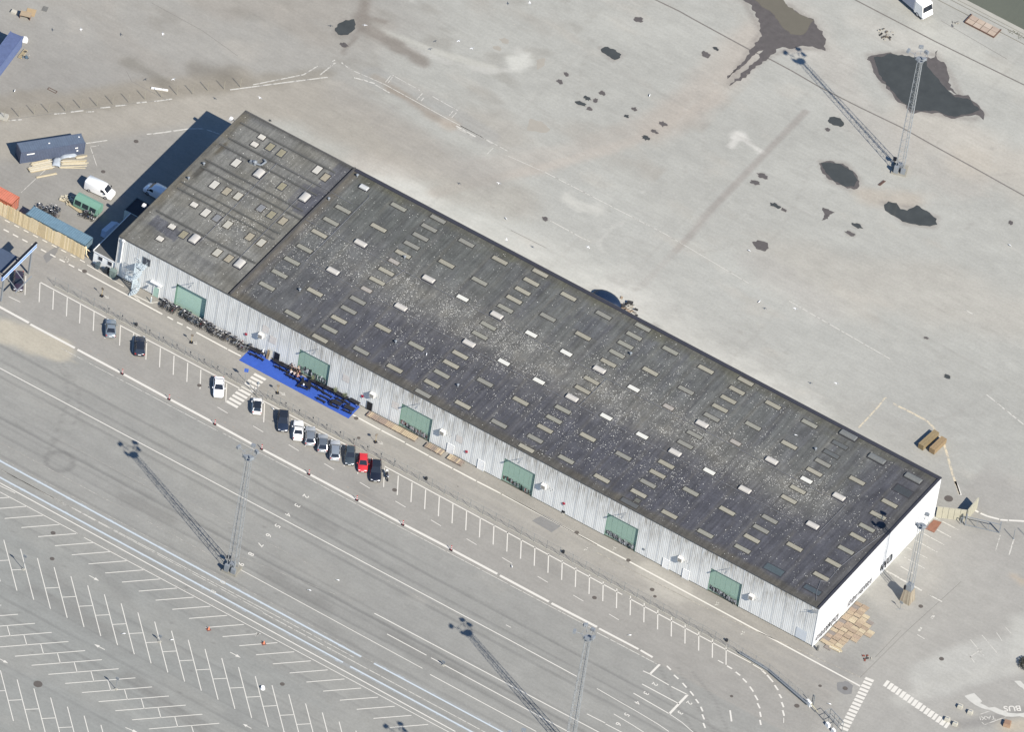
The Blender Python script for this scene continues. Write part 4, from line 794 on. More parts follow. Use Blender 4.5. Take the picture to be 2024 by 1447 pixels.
# ================================================================ spiral staircase
M_st=mat('stair_steel',(178,190,200),.5,.08,3,k=1.1)
ST=empty('spiral_staircase',(4.55,-1.55,0),0,'grey steel spiral staircase rising to the upper window at the warehouse corner','staircase')
q=MB(); q.tube((0,0,0),(0,0,6.6),.10,8); q.build('column',M_st,ST)
ns=30; step=MB(); step.hexa([(.08,-.05,0),(1.35,-.20,0),(1.35,.20,0),(.08,.05,0),(.08,-.05,.04),(1.35,-.20,.04),(1.35,.20,.04),(.08,.05,.04)]); sme=step.mesh('step',M_st)
tot=R(540)
for k in range(ns): link('step',sme,ST,(0,0,.2+k*5.5/ns),R(-70)+tot*k/ns)
q=MB(); pts=[(1.35*math.cos(R(-70)+tot*t/90),1.35*math.sin(R(-70)+tot*t/90),1.15+t*5.5/90) for t in range(91)]; q.path(pts,.03,4); q.path([(a,b,c-.45) for a,b,c in pts],.015,4)
for t in range(0,91,3): a,b,c_=pts[t]; q.tube((a,b,c_),(a,b,c_-1.0),.015,4)
q.build('handrail',M_st,ST)
q=MB(); q.box(.1,1.6,.2,1.5,5.72,5.78); q.build('landing',M_st,ST); q=MB()
for a,b in (((.1,.2),(1.6,.2)),((1.6,.2),(1.6,1.5))): q.bar((a[0],a[1],6.75),(b[0],b[1],6.75),.04); q.bar((a[0],a[1],6.3),(b[0],b[1],6.3),.03)
for p in ((.1,.2),(.85,.2),(1.6,.2),(1.6,.85),(1.6,1.5)): q.bar((p[0],p[1],5.75),(p[0],p[1],6.78),.04)
q.build('landing_rail',M_st,ST)
for k,(u,v) in enumerate(((268.5,580),(298,597))):
    p=at(u,v); b=empty('bollard',(p.x,p.y,0),0,('left','right')[k]+' grey steel bollard in front of the spiral staircase','bollard'); q=MB(); q.tube((0,0,0),(0,0,1.1),.10,8); q.build('post',M_st,b); q=MB(); q.tube((0,0,1.1),(0,0,1.16),.11,8,.05); q.build('cap',M_white,b)
# ================================================================ VEHICLES
M_tyre=mat('tyre',(.02,.02,.022),.8,0,raw=True); M_rim=mat('rim',(.45,.46,.48),.3,0,raw=True,metal=.6); M_glass=mat('car_glass',(.018,.022,.030),.06,0,raw=True,spec=.6); M_lamp=mat('headlamp',(.75,.77,.8),.1,0,raw=True,spec=.8); M_tail=mat('tail_lamp',(.30,.02,.02),.2,0,raw=True); M_plate=mat('number_plate',(.75,.75,.72),.4,0,raw=True)
_wh=None
def wheel_meshes(r,wd):
    q=MB(); n=16; rings=[]
    for (rr,y) in ((r*.62,-wd/2),(r*.93,-wd/2),(r,-wd*.3),(r,wd*.3),(r*.93,wd/2),(r*.62,wd/2)): rings.append([(rr*math.cos(2*math.pi*k/n),y,rr*math.sin(2*math.pi*k/n)) for k in range(n)])
    q.loft(rings,close=True); ty=q.mesh('tyre',M_tyre,True)
    q=MB(); q.tube((0,-wd*.42,0),(0,wd*.42,0),r*.62,10); 
    for k in range(5): a=2*math.pi*k/5; q.bar((0,-wd*.46,0),(r*.58*math.cos(a),-wd*.46,r*.58*math.sin(a)),.04); q.bar((0,wd*.46,0),(r*.58*math.cos(a),wd*.46,r*.58*math.sin(a)),.04)
    return ty,q.mesh('rim',M_rim)
WT=wheel_meshes(.33,.22)
def paint_car(name,c,rough=.25,metal=.0):
    if name in _m: return _m[name]
    m=mat(name,c,rough,.0,raw=True,metal=metal,spec=.6); m.node_tree.nodes['Principled BSDF'].inputs['Coat Weight'].default_value=.7; return m
def make_car(loc,rz,label,colour,name,cat='car',Lc=4.35,Wc=1.8,Hc=1.45,belt=.92,hood=.30,tail=.10,ws=.42,rw=.16,top=None,roofc=None,metal=0.0,bonnet=.80):
    """x runs from tail (0) to nose (1)*Lc; cabin between tail and hood fractions"""
    T=empty(name,loc,rz,label,cat,'cars parked along the fence' if cat=='car' else None); B=paint_car(label[:40],colour,metal=metal); RB=paint_car(label[:38]+'r',roofc,metal=metal) if roofc else B
    hw=Wc/2; x0=-Lc/2
    def ring(t,z,f,zb=.28):
        e=hw*f; return [(x0+t*Lc,-e*.94,zb),(x0+t*Lc,-e,zb+.16),(x0+t*Lc,-e,z-.26),(x0+t*Lc,-e*.95,z-.08),(x0+t*Lc,-e*.80,z),(x0+t*Lc,0,z+.035),(x0+t*Lc,e*.80,z),(x0+t*Lc,e*.95,z-.08),(x0+t*Lc,e,z-.26),(x0+t*Lc,e,zb+.16),(x0+t*Lc,e*.94,zb)]
    q=MB(); S=[(0,belt-.16,.80),(.015,belt-.05,.88),(.06,belt,.96),(tail+.04,belt+.01,.99),(.35,belt,1),(.6,belt-.02,1),(1-hood,belt-.04,1),(1-hood*.5,(belt+bonnet)/2-.02,.985),(.93,bonnet-.05,.95),(.975,bonnet-.13,.86),(1.0,bonnet-.24,.74)]
    q.loft([ring(*s) for s in S]); a=ring(*S[0]); q.face(a[::-1]); b=ring(*S[-1]); q.face(b)
    q.build('body',B,T,smooth=True)
    q=MB(); q.box(x0+.06*Lc,x0+.95*Lc,-hw*.9,hw*.9,.18,.34); q.build('underbody',M_dark,T)
    # greenhouse
    xb0,xb1=x0+tail*Lc,x0+(1-hood)*Lc; xt0,xt1=xb0+rw*Lc,xb1-(ws-.42+.17)*Lc; zb,zt=belt-.02,Hc
    wb,wt=hw*.90,hw*.70
    def quad(n,P,m): q=MB(); q.face(P); return q.build(n,m,T,smooth=False)
    quad('windscreen',[(xb1,-wb*.93,zb),(xb1,wb*.93,zb),(xt1,wt*.93,zt-.05),(xt1,-wt*.93,zt-.05)],M_glass)
    quad('rear_window',[(xb0,wb*.90,zb+.03),(xb0,-wb*.90,zb+.03),(xt0,-wt*.90,zt-.05),(xt0,wt*.90,zt-.05)],M_glass)
    for s in (-1,1):
        P=[(xb0+.12,s*wb,zb),(xb1-.10,s*wb,zb),(xt1-.02,s*wt*1.02,zt-.07),(xt0+.04,s*wt*1.02,zt-.07)]
        quad('side_window',P if s<0 else P[::-1],M_glass)
    xm=(xb0+xb1)/2-.1
    for s in (-1,1):
        for a_,b_,r_ in (((xb1+.02,s*wb*.96,zb),(xt1,s*wt*.98,zt-.04),.07),((xb0-.02,s*wb*.96,zb),(xt0,s*wt*.98,zt-.04),.10),((xm,s*(wb+.005),zb),(xm,s*(wt*1.03),zt-.07),.07)): q=MB(); q.bar(a_,b_,r_); q.build('pillar',B,T)
    q=MB(); n_=6; q.loft([[(xx,-wt*w_+2*wt*w_*k/n_,zt-.055+.055*h_*math.sin(math.pi*(.12+.76*k/n_))) for k in range(n_+1)] for xx,w_,h_ in ((xt0-.03,.96,.2),(xt0+.12,1.02,.8),((xt0+xt1)/2,1.03,1.1),(xt1-.1,1.02,.8),(xt1+.03,.96,.2))]); q.build('roof',M_glass if top=='glass' else RB,T,smooth=True)
    for s in (-1,1):
        for t in (.19,.80):
            w_=empty('wheel',(x0+t*Lc,s*(hw-.10),.33)); w_.parent=T; link('tyre',WT[0],w_); link('rim',WT[1],w_)
        q=MB(); q.box(x0+.955*Lc,x0+.985*Lc,s*hw*.62-.16,s*hw*.62+.16,bonnet-.25,bonnet-.12); q.build('headlight',M_lamp,T)
        q=MB(); q.box(x0-.01,x0+.05*Lc,s*hw*.76-.12,s*hw*.76+.12,belt-.26,belt-.08); q.build('tail_light',M_tail,T)
        q=MB(); q.box(xb1-.42,xb1-.26,s*(hw+.10)-.09,s*(hw+.10)+.09,belt-.02,belt+.12,taper=.02); q.build('mirror',B,T)
    q=MB(); q.box(x0-.025,x0+.0,-.26,.26,.55,.67); q.build('number_plate',M_plate,T); q=MB(); q.box(x0+Lc-.02,x0+Lc+.01,-.26,.26,.40,.51); q.build('number_plate',M_plate,T)
    return T
UP=R(121.3); DN=UP-math.pi
def cpos(u,v): p=at(u,v); return (p.x,p.y,0)
make_car(cpos(36,560),DN,'dark purple car half hidden under the blue sign gantry',(.035,.025,.04),'parked_car',Lc=4.5,hood=.28)
make_car(cpos(218.5,653),UP,'silver-blue coupe alone at the left end of the fence bays',(.24,.28,.31),'parked_car',Lc=4.2,Hc=1.36,hood=.33,tail=.14,rw=.17,metal=.4)
make_car(cpos(276,688),UP,'dark navy estate parked beside the silver-blue coupe',(.02,.025,.04),'parked_car',Lc=4.55,Wc=1.86,Hc=1.55,tail=.03,rw=.07,top='glass')
make_car(cpos(431.5,770),DN,'white saloon with black-edged roof just left of the zebra crossing',(.80,.81,.82),'parked_car',Lc=4.6,Wc=1.85,hood=.30,tail=.12)
make_car(cpos(507.5,807),UP,'small white city car with a black glass roof right of the zebra crossing',(.80,.80,.78),'parked_car',Lc=3.6,Wc=1.66,Hc=1.5,hood=.26,tail=.03,rw=.08,top='glass')
make_car(cpos(559,837),DN,'dark blue-black large car at the left end of the car row',(.018,.026,.045),'parked_car',Lc=4.7,Wc=1.92,Hc=1.62,hood=.30,tail=.05,rw=.1,top='glass')
make_car(cpos(588.5,855),UP,'white coupe between the dark blue car and the silver hatchback',(.80,.80,.79),'parked_car',Lc=4.5,Hc=1.36,hood=.34,tail=.20,rw=.14)
make_car(cpos(612.5,866),UP,'silver hatchback just right of the white coupe',(.38,.40,.42),'parked_car',Lc=4.3,hood=.30,tail=.03,rw=.10,metal=.3,roofc=(.20,.22,.24))
make_car(cpos(637,880),UP,'silver hatchback with a dark grey roof between two other silver cars',(.34,.36,.38),'parked_car',Lc=4.1,Hc=1.5,hood=.30,tail=.03,rw=.12,metal=.3,roofc=(.13,.15,.17))
make_car(cpos(661.5,894),UP,'silver estate with pale tailgate left of the dark green-grey car',(.46,.48,.50),'parked_car',Lc=4.6,hood=.29,tail=.02,rw=.08,metal=.3,roofc=(.26,.29,.32))
make_car(cpos(691,905),DN,'dark green-grey car left of the red car',(.05,.065,.075),'parked_car',Lc=4.3,hood=.31,tail=.05,rw=.13,metal=.2)
make_car(cpos(716.5,920),DN,'small bright red hatchback',(.50,.03,.035),'parked_car',Lc=3.9,Wc=1.72,Hc=1.48,hood=.28,tail=.04,rw=.10)
make_car(cpos(742,935),DN,'big black car at the right end of the row beside the motorcycle',(.012,.014,.022),'parked_car',Lc=4.9,Wc=1.94,Hc=1.58,hood=.32,tail=.05,rw=.11,top='glass')
# motorcycle
p=at(765,945); MO=empty('motorcycle',(p.x,p.y,0),DN+R(8),'black motorcycle parked beside the big black car','motorcycle')
for x in (-.72,.72): q=MB(); n=14; q.loft([[(x+r_*math.cos(2*math.pi*k/n),y,.31+r_*math.sin(2*math.pi*k/n)) for k in range(n)] for r_,y in ((.22,-.06),(.31,-.05),(.33,0),(.31,.05),(.22,.06))],close=True); q.build('wheel',M_tyre,MO)
q=MB(); q.box(-.35,.25,-.13,.13,.3,.62,taper=.04); q.tube((.25,0,.6),(.72,0,.31),.05,6); q.tube((-.3,0,.5),(-.72,0,.31),.05,6); q.tube((.35,0,.62),(.52,0,1.02),.04,6); q.build('frame',M_dark,MO)
q=MB(); q.box(-.05,.42,-.17,.17,.70,.95,taper=.07); q.build('tank',paint_car('bike_tank',(.03,.03,.05)),MO); q=MB(); q.box(-.78,-.05,-.15,.15,.72,.84,taper=.04); q.build('saddle',M_tyre,MO); q=MB(); q.tube((.48,-.36,1.05),(.48,.36,1.05),.02,6); q.build('handlebar',M_rim,MO); q=MB(); q.tube((.58,0,.92),(.68,0,.90),.10,10); q.build('headlight',M_lamp,MO); q=MB(); q.box(-1.0,-.72,-.2,.2,.80,1.08,taper=.04); q.build('top_box',M_plate,MO)
# vans
def make_van(loc,rz,label,c,cat='van',Lc=5.2,Wc=2.0,Hc=2.05):
    T=empty('parked_van',loc,rz,label,cat); B=paint_car(label[:30],c); hw=Wc/2; x0=-Lc/2
    def ring(x,zt,f,zb=.3): e=hw*f; return [(x,-e,zb),(x,-e,zt*.55),(x,-e*.95,zt*.88),(x,-e*.86,zt),(x,0,zt+.03),(x,e*.86,zt),(x,e*.95,zt*.88),(x,e,zt*.55),(x,e,zb)]
    q=MB(); S=[(x0,Hc-.06,.95),(x0+.1,Hc,1),(x0+Lc*.45,Hc,1),(x0+Lc*.64,Hc-.05,1),(x0+Lc*.70,Hc-.18,1),(x0+Lc*.83,1.22,.99),(x0+Lc*.93,1.08,.96),(x0+Lc*.985,.88,.88),(x0+Lc,.65,.80)]; q.loft([ring(*s) for s in S]); q.face(ring(*S[0])[::-1]); q.face(ring(*S[-1])); q.build('body',B,T,smooth=True)
    q=MB(); x1,x2=x0+Lc*.695,x0+Lc*.83; q.face([(x2+.02,-.80,1.27),(x2+.02,.80,1.27),(x1+.02,.74,Hc-.14),(x1+.02,-.74,Hc-.14)]); q.build('windscreen',M_glass,T)
    for s in (-1,1):
        P=[(x0+Lc*.60,s*(hw+.006),1.18),(x0+Lc*.78,s*(hw+.006),1.18),(x0+Lc*.70,s*(hw*.97),Hc-.32),(x0+Lc*.60,s*(hw*.97+.006),Hc-.32)]; q=MB(); q.face(P if s<0 else P[::-1]); q.build('side_window',M_glass,T)
        q=MB(); q.box(x0+Lc*.77,x0+Lc*.80,s*(hw+.14)-.08,s*(hw+.14)+.08,1.2,1.5); q.build('mirror',M_dark,T)
        q=MB(); q.box(x0+Lc*.955,x0+Lc*.985,s*.74-.14,s*.74+.14,.72,.88); q.build('headlight',M_lamp,T); q=MB(); q.box(x0-.02,x0+.02,s*.88-.06,s*.88+.06,.9,1.4); q.build('tail_light',M_tail,T)
        for t in (.19,.80): w_=empty('wheel',(x0+t*Lc,s*(hw-.08),.33)); w_.parent=T; link('tyre',WT[0],w_); link('rim',WT[1],w_)
    q=MB(); q.box(x0-.02,x0,-.01,.01,.4,Hc-.1); q.build('door_seam',M_dark,T); q=MB(); q.box(x0-.03,x0-.0,-.26,.26,.5,.62); q.build('number_plate',M_plate,T)
    return T
a=at(177,372); b=at(219,391)
make_van(cpos(197,380),ang(a,b),'white panel van parked in the sunlit yard near the green kiosk',(.80,.80,.79))
make_van((-4.6,20.7,0),R(178),'white van in deep shade behind the warehouse gable',(.72,.74,.78))
# coach at the quay
a=at(1796,3); p=Vector((72.2,143.6,0)); TR=empty('lorry',(70.3,144.4,0),ang(at(1796,0),at(1826,26)),'white lorry with a grey roof parked near the quay, cut by the top edge','lorry')
q=MB(); q.box(-5.4,2.9,-1.25,1.25,.9,3.35); q.build('cargo_box',mat('cargo_grey',(.30,.32,.37),.6,.05,raw=True),TR); q=MB(); q.box(-5.3,2.7,-.85,.85,3.36,3.42); q.build('roof_panel',M_white,TR)
q=MB(); q.hexa([(3.0,-1.2,.6),(5.2,-1.2,.6),(5.2,1.2,.6),(3.0,1.2,.6),(3.0,-1.2,3.1),(4.8,-1.15,3.0),(4.8,1.15,3.0),(3.0,1.2,3.1)]); q.build('cab',mat('cab_white',(.78,.77,.73),.4,.03,raw=True),TR); q=MB(); q.face([(5.14,-1.05,1.7),(5.14,1.05,1.7),(4.9,1.02,2.75),(4.9,-1.02,2.75)]); q.build('windscreen',M_glass,TR); q=MB(); q.box(5.2,5.36,-1.2,1.2,.5,.85); q.build('bumper',M_white,TR)
for s in (-1,1):
    for x in (-4.2,-3.1,3.9): w_=empty('wheel',(x,s*1.05,.5)); w_.parent=TR; link('tyre',WT[0],w_,scale=(1.5,1.4,1.5)); link('rim',WT[1],w_,scale=(1.5,1.4,1.5))
# ================================================================ shipping containers
def container(loc,rz,label,c,roofc=None,Lc=12.19,Hc=2.6,end=1):
    T=empty('shipping_container',loc,rz,label,'shipping container'); M=mat('ct_'+label[:24],c,.55,.10,1.5,raw=True); MR=mat('ctr_'+label[:24],roofc or c,.6,.14,1.2,raw=True); W_=2.44
    q=MB(); n=int(Lc/.28)
    for s in (-1,1):
        P=[]; 
        for i in range(n): x=-Lc/2+.12+i*(Lc-.24)/n; p_=(Lc-.24)/n; P+=[(x,0),(x+p_*.3,-.045*1),(x+p_*.6,-.045),(x+p_*.9,0)]
        q.loft([[(x,s*(W_/2-.03+y),z) for x,y in P] for z in (.15,Hc-.1)])
    q.build('side_wall',M,T)
    q=MB(); q.box(-Lc/2,Lc/2,-W_/2+.03,W_/2-.03,.08,.16); q.build('floor',M_dark,T)
    q=MB(); n=int(Lc/.4)
    for i in range(n): p_=(Lc-.2)/n; x=-Lc/2+.1+i*p_; q.loft([[(x,y,Hc-.04),(x+p_*.35,y,Hc-.015),(x+p_*.65,y,Hc-.015),(x+p_,y,Hc-.04)] for y in (-W_/2+.08,W_/2-.08)])
    q.build('roof',MR,T)
    for s in (-1,1):
        q=MB(); q.box(-Lc/2,Lc/2,s*(W_/2-.05)-.05,s*(W_/2-.05)+.05,Hc-.12,Hc); q.build('top_rail',M,T); q=MB(); q.box(-Lc/2,Lc/2,s*(W_/2-.05)-.05,s*(W_/2-.05)+.05,.02,.17); q.build('bottom_rail',M,T)
        for e in (-1,1): q=MB(); q.box(e*(Lc/2-.08)-.08,e*(Lc/2-.08)+.08,s*(W_/2-.08)-.08,s*(W_/2-.08)+.08,0,Hc+.01); q.build('corner_post',M,T)
        d=empty('door',(end*(Lc/2-.03),s*.58,0)); d.parent=T; q=MB(); q.box(-.03,.03,-.56,.56,.2,Hc-.15); q.build('door_leaf',M,d)
        for y in (-.3,.3): q=MB(); q.tube((.07*end,y,.2),(.07*end,y,Hc-.15),.025,5); q.build('lock_rod',M_metal,d)
    q=MB(); q.box(-end*(Lc/2-.05)-.03,-end*(Lc/2-.05)+.03,-W_/2+.1,W_/2-.1,.15,Hc-.1); q.build('end_wall',M,T)
    return T
CA=(-23.95,17.85); ra=math.atan2(8.8,7.0)
# container behind the timber pile
pa=at(163,302); pb=at(35,320); 
cA=container((-24.6,17.55,0),ang(Vector((-27.44,12.56,0)),Vector((-20.41,21.35,0))),'blue container with white marks on its roof and timber stacked along its side',(.075,.092,.135),(.092,.118,.160),Lc=11.6)
for b_ in ((-4.7,-3.3,-1.235,-1.225,1.85,2.08),(4.0,4.5,-1.235,-1.225,1.6,1.85),(4.3,4.6,-1.235,-1.225,.9,1.2),(-.5,-.2,-.1,.15,2.60,2.606),(5.0,5.25,.3,.55,2.60,2.606)): q=MB(); q.box(*b_); q.build('marking_plate',M_plate,cA)
container((-12.4,1.60,0),0,'faded teal-blue container lying behind the plank fence',(.11,.17,.21),(.115,.185,.235))
container((-27.6,1.90,0),0,'orange-red container whose end shows behind the plank fence',(.42,.14,.085),(.44,.15,.095))
pB=Vector((-43.6,37.0,0)); dB=Vector((-.0,1,0))
a=at(0,133,2.6); b=at(44,74,2.6); r_=ang(a,b); e=Vector((math.cos(r_),math.sin(r_),0)); nrm=Vector((-e.y,e.x,0)); c0=at(46,71,2.6); c0.z=0; cc=c0-e*6.1+nrm*1.22
container((cc.x,cc.y,0),r_,'long blue container cut by the left edge near the top corner',(.09,.12,.22),(.085,.11,.20))
# ================================================================ plank fence
PF=empty('plank_fence',(-6.0,-.35,0),0,'tall fence of pale wooden planks in front of the blue container','fence')
M_pl=[mat('plank_%d'%i,c,.8,.10,2,k=1.05,stretch=(3,3,.4)) for i,c in enumerate(((214,196,162),(205,186,150),(222,204,172),(196,178,146),(210,194,164)))]
fx=0; i=0; pm={}
while fx>-22.5:
    w_=random.choice((.20,.24,.28,.30)); hh=3.0+.10*(((i//7)*7)%3)-.04*(i//7%2)+random.uniform(-.02,.02); mi=random.randrange(5) if random.random()<.6 else (i//9)%5
    key=(w_,round(hh,1),mi)
    if key not in pm: q=MB(); q.box(0,-w_+.03,-.015,.015,.03,round(hh,1)) if False else q.box(-w_+.03,0,-.015,.015,.03,round(hh,1)); pm[key]=q.mesh('plank',M_pl[mi])
    link('plank',pm[key],PF,(fx,random.uniform(-.015,.015),0),scale=(1,1,random.uniform(.985,1.015))); fx-=w_; i+=1
for z in (.5,1.5,2.6): q=MB(); q.box(-22.5,0,.03,.09,z,z+.12); q.build('rail',M_pl[3],PF)
for k in range(10):
    x=-.05-k*2.45; q=MB(); q.box(x-.06,x+.06,.09,.21,0,2.9); q.build('post',M_pl[3],PF); 
for x,dx_ in ((-.1,.55),(-.1,.8),(-.1,.5)): q=MB(); q.bar((x,.2,2.6 if dx_==.8 else 1.8),(x+dx_,.9,.1 if dx_!=.8 else 1.6),.10); q.build('brace',M_pl[2],PF)
q=MB(); q.bar((.0,.3,2.9),(.35,.2,1.5),.16,.12); q.build('brace',M_pl[2],PF)
# ================================================================ timber, kiosk, yard clutter
M_tim=[mat('timber_%d'%i,c,.8,.12,3) for i,c in enumerate(((240,231,208),(234,222,194),(222,206,172),(244,238,222)))]
def timber(name,a,b,n,w,h,label,spread=.06,base=.05,cat='timber',group=None,mats=M_tim):
    A=at(*a);B=at(*b); rz=ang(A,B); Lh=(B-A).length; T=empty(name,(A.x,A.y,0),rz,label,cat,group)
    row=max(1,int(w/.2)); k=0
    for i in range(n):
        lay=i//row; j=i%row; q=MB(); q.box(random.uniform(-.2,.2),Lh+random.uniform(-.6,.2),-.08,.08,0,.07)
        q.build('board',mats[random.randrange(len(mats))],T,(0,-w/2+.2*j+.1+random.uniform(-.02,.02),base+lay*.085),random.uniform(-spread,spread)/3)
    return T
timber('timber_stack',(58,337),(106,327),22,1.3,.4,'stack of long pale boards at the left foot of the blue container')
timber('timber_stack',(62,326),(100,318),10,.8,.3,'smaller stack of boards close against the blue container')
timber('timber_stack',(122,322),(172,312+8),16,1.1,.4,'stack of pale boards at the right foot of the blue container')
timber('timber_stack',(150,312),(171,309),6,.6,.3,'short boards at the right end of the blue container')
timber('timber_stack',(70,351),(114,343),3,.5,.1,'few loose planks lying on the asphalt below the timber stacks',spread=.2)
timber('timber_stack',(118,331),(172,330),3,.4,.1,'thin loose boards right of the long stack',spread=.25)
M_tarp=mat('plastic_sheet',(205,215,228),.3,.1,2)
def tarp(px,z,label):
    A=[at(*p) for p in px]; c_=sum((a for a in A),Vector())/len(A); q=MB(); n=8; P=[]
    for i in range(n+1):
        for j in range(n+1):
            s,t=i/n,j/n; p=(A[0]*(1-s)+A[1]*s)*(1-t)+(A[3]*(1-s)+A[2]*s)*t; P.append((p.x-c_.x,p.y-c_.y,z*(1-abs(2*s-1)**4)*(1-.3*abs(2*t-1)**4)+.06*random.random()))
    q.v=P
    for i in range(n):
        for j in range(n): a=i*(n+1)+j; q.f.append((a,a+1,a+n+2,a+n+1)); q.mi.append(0)
    tag(q.build('plastic_sheeting',M_tarp,None,(c_.x,c_.y,.02),smooth=True),label,'plastic sheeting')
tarp([(104,316),(120,314),(119,332),(100,330)],.55,'crumpled clear plastic sheet draped between the two timber stacks'); tarp([(118,309),(152,305),(150,312),(119,317)],.5,'bluish plastic sheet on boards against the blue container')
p=at(55,317); q=MB(); q.box(-.35,.35,-.3,.3,0,.6,taper=.05); tag(q.build('box',M_white,None,(p.x,p.y,0),.3),'small white box at the foot of the blue container','box')
# green kiosk
KI=empty('green_kiosk',(-12.1,10.3,0),0.03,'mint green kiosk trailer with three dark windows in its sloping front','kiosk')
M_ki=mat('kiosk_green',(.13,.25,.19),.5,.05,raw=True); M_kt=mat('kiosk_top',(.14,.26,.20),.5,.05,raw=True)
prof=[(-1.0,.35),(-1.0,.85),(-.75,1.75),(-.45,2.1),(.3,2.25),(.85,2.1),(1.0,1.7),(1.0,.35)]
q=MB(); q.loft([[(x,y,z) for y,z in prof] for x in (-2.35,2.35)]); q.face([(-2.35,y,z) for y,z in prof]); q.face([(2.35,y,z) for y,z in prof][::-1]); q.build('body',M_kt,KI)
for i in range(3):
    x=-1.55+i*1.45; q=MB(); q.face([(x-.60,-1.005,.88),(x+.60,-1.005,.88),(x+.60,-.775,1.72),(x-.60,-.775,1.72)]); q.build('window',mat('kiosk_glass',(.02,.03,.035),.3,0,raw=True),KI)
q=MB(); q.box(2.36,2.4,-.6,.5,.4,1.9); q.build('door',M_ki,KI); q=MB(); q.box(-2.3,2.3,-.9,.9,.2,.35); q.build('chassis',M_dark,KI)
for s in (-1,1): w_=empty('wheel',(0,s*.98,.33)); w_.parent=KI; link('tyre',WT[0],w_); link('rim',WT[1],w_)
timber('timber_stack',(134,401),(168,420+2),9,.9,.3,'boards piled in front of the green kiosk',spread=.2,mats=M_tim)
timber('timber_stack',(119,391),(142,399),10,1.3,.4,'splayed heap of off-cuts left of the green kiosk',spread=1.4,mats=M_tim)
timber('timber_stack',(132,386),(143,404),6,.8,.3,'loose planks crossing beside the green kiosk',spread=.9,mats=M_tim)
def heap(u,v,n,r,label,c=(120,112,104),cat='scrap heap',name='scrap_heap',z=.5,ms=None,kind='piece',sz=.35):
    p=at(u,v); T=empty(name,(p.x,p.y,0),0,label,cat); M=ms or [mat('scrap_%d'%c[0],c,.8,.2,3),mat('scrap_l',(190,186,178),.8,.2,3),mat('scrap_d',(70,70,72),.8,.2,3)]
    for i in range(n):
        q=MB(); a,b,c_=[random.uniform(.08,sz) for _ in range(3)]; q.box(-a,a,-b*.6,b*.6,0,c_*.5,taper=.03); o=q.build(kind,M[i%len(M)],T,(random.gauss(0,r*.4),random.gauss(0,r*.4),random.uniform(0,z*.25))); o.rotation_euler=(random.uniform(-.3,.3),random.uniform(-.3,.3),random.uniform(0,3))
    return T
heap(1748,67,22,1.7,'heap of broken concrete and rebar on the quay yard above the big puddle'); heap(1886,46,9,.9,'small grey scrap heap between the lorry and the pink slab',c=(130,130,134)); heap(51,110,10,.9,'tangle of blue-grey racks beside the blue container at the left edge',c=(96,120,140)); heap(1372,380,0,1,'x') if False else None
q=MB(); p=at(45,107); 
for i in range(4): q.bar((-1.2,-.3+.2*i,.1),(1.2,-.3+.2*i,.15),.09)
tag(q.build('scaffold_plank_bundle',M_tim[2],None,(p.x,p.y,0),ang(at(35,110),at(47,95))),'ochre plank bundle leaning by the blue container at the left edge','plank bundle')
p=at(49,80); q=MB(); q.box(-.5,.5,-.5,.5,0,.8,taper=.25); tag(q.build('big_bag',M_white,None,(p.x,p.y,0),.4),'white bulk bag at the end of the blue container in the top left corner','bulk bag')
p=at(27,24); q=MB(); q.box(-.45,.45,-.4,.4,0,.35,taper=.03); tag(q.build('box',mat('cream_box',(225,220,208),.7,.05),None,(p.x,p.y,0),.1),'small cream crate near the top left corner','crate')
p=at(50,34); SH=empty('shelter_box',(p.x,p.y,0),R(20),'open-fronted plywood box with a tan lid near the top left corner','plywood box')
q=MB(); q.box(-.9,.9,.55,.6,0,.8); q.box(-.9,-.85,-.5,.55,0,.8); q.box(.85,.9,-.5,.55,0,.8); q.build('side_wall',mat('ply_brown',(150,112,96),.8,.15),SH); q=MB(); q.box(-.95,.95,-.6,.65,.8,.86); q.build('lid',mat('ply_tan',(196,176,150),.8,.1),SH)
p=at(61,24); q=MB(); q.box(-.8,.8,-.9,.9,0,.05); tag(q.build('plywood_sheet',mat('ply_or',(206,180,144),.8,.1),None,(p.x,p.y,.01),R(20)),'tan plywood sheets lying on the ground behind the plywood box','plywood sheet')
p=at(89,17); q=MB(); q.box(-.45,.45,-.6,.6,0,.04); tag(q.build('mat',mat('mat_grey',(134,134,132),.9,.2,6),None,(p.x,p.y,.01),R(15)),'grey rubber mat lying near the top left corner','mat')
p=at(7,232); q=MB(); q.box(-.8,.8,-.7,.7,0,.5,taper=.1); tag(q.build('concrete_block',mat('block_l',(200,198,190),.9,.15,2),None,(p.x,p.y,0),.3),'pale concrete footing at the left end of the post row','concrete block')
# stone slabs with kerb near the quay
SB=empty('slab_pen',(81.0,146.2,0),0,'low rectangular bed of pinkish slabs with a rusty rim beside the quay','slab pen')
M_sl=[mat('slab_%d'%i,c,.85,.10,1.5) for i,c in enumerate(((208,190,174),(200,182,168),(212,196,182)))]
for i in range(4):
    for j in range(2): q=MB(); q.box(.08,1.42,.06,1.14,.0,.22+.02*((i+j)%2)); q.build('slab',M_sl[(i*2+j)%3],SB,(i*1.47,j*1.17,0))
q=MB(); q.box(-.08,.0,-.08,2.5,0,.32); q.box(-.08,5.95,-.08,0,0,.32); q.box(5.9,5.98,0,2.5,0,.32); q.build('rim',mat('rust_rim',(128,100,88),.9,.2,3),SB)
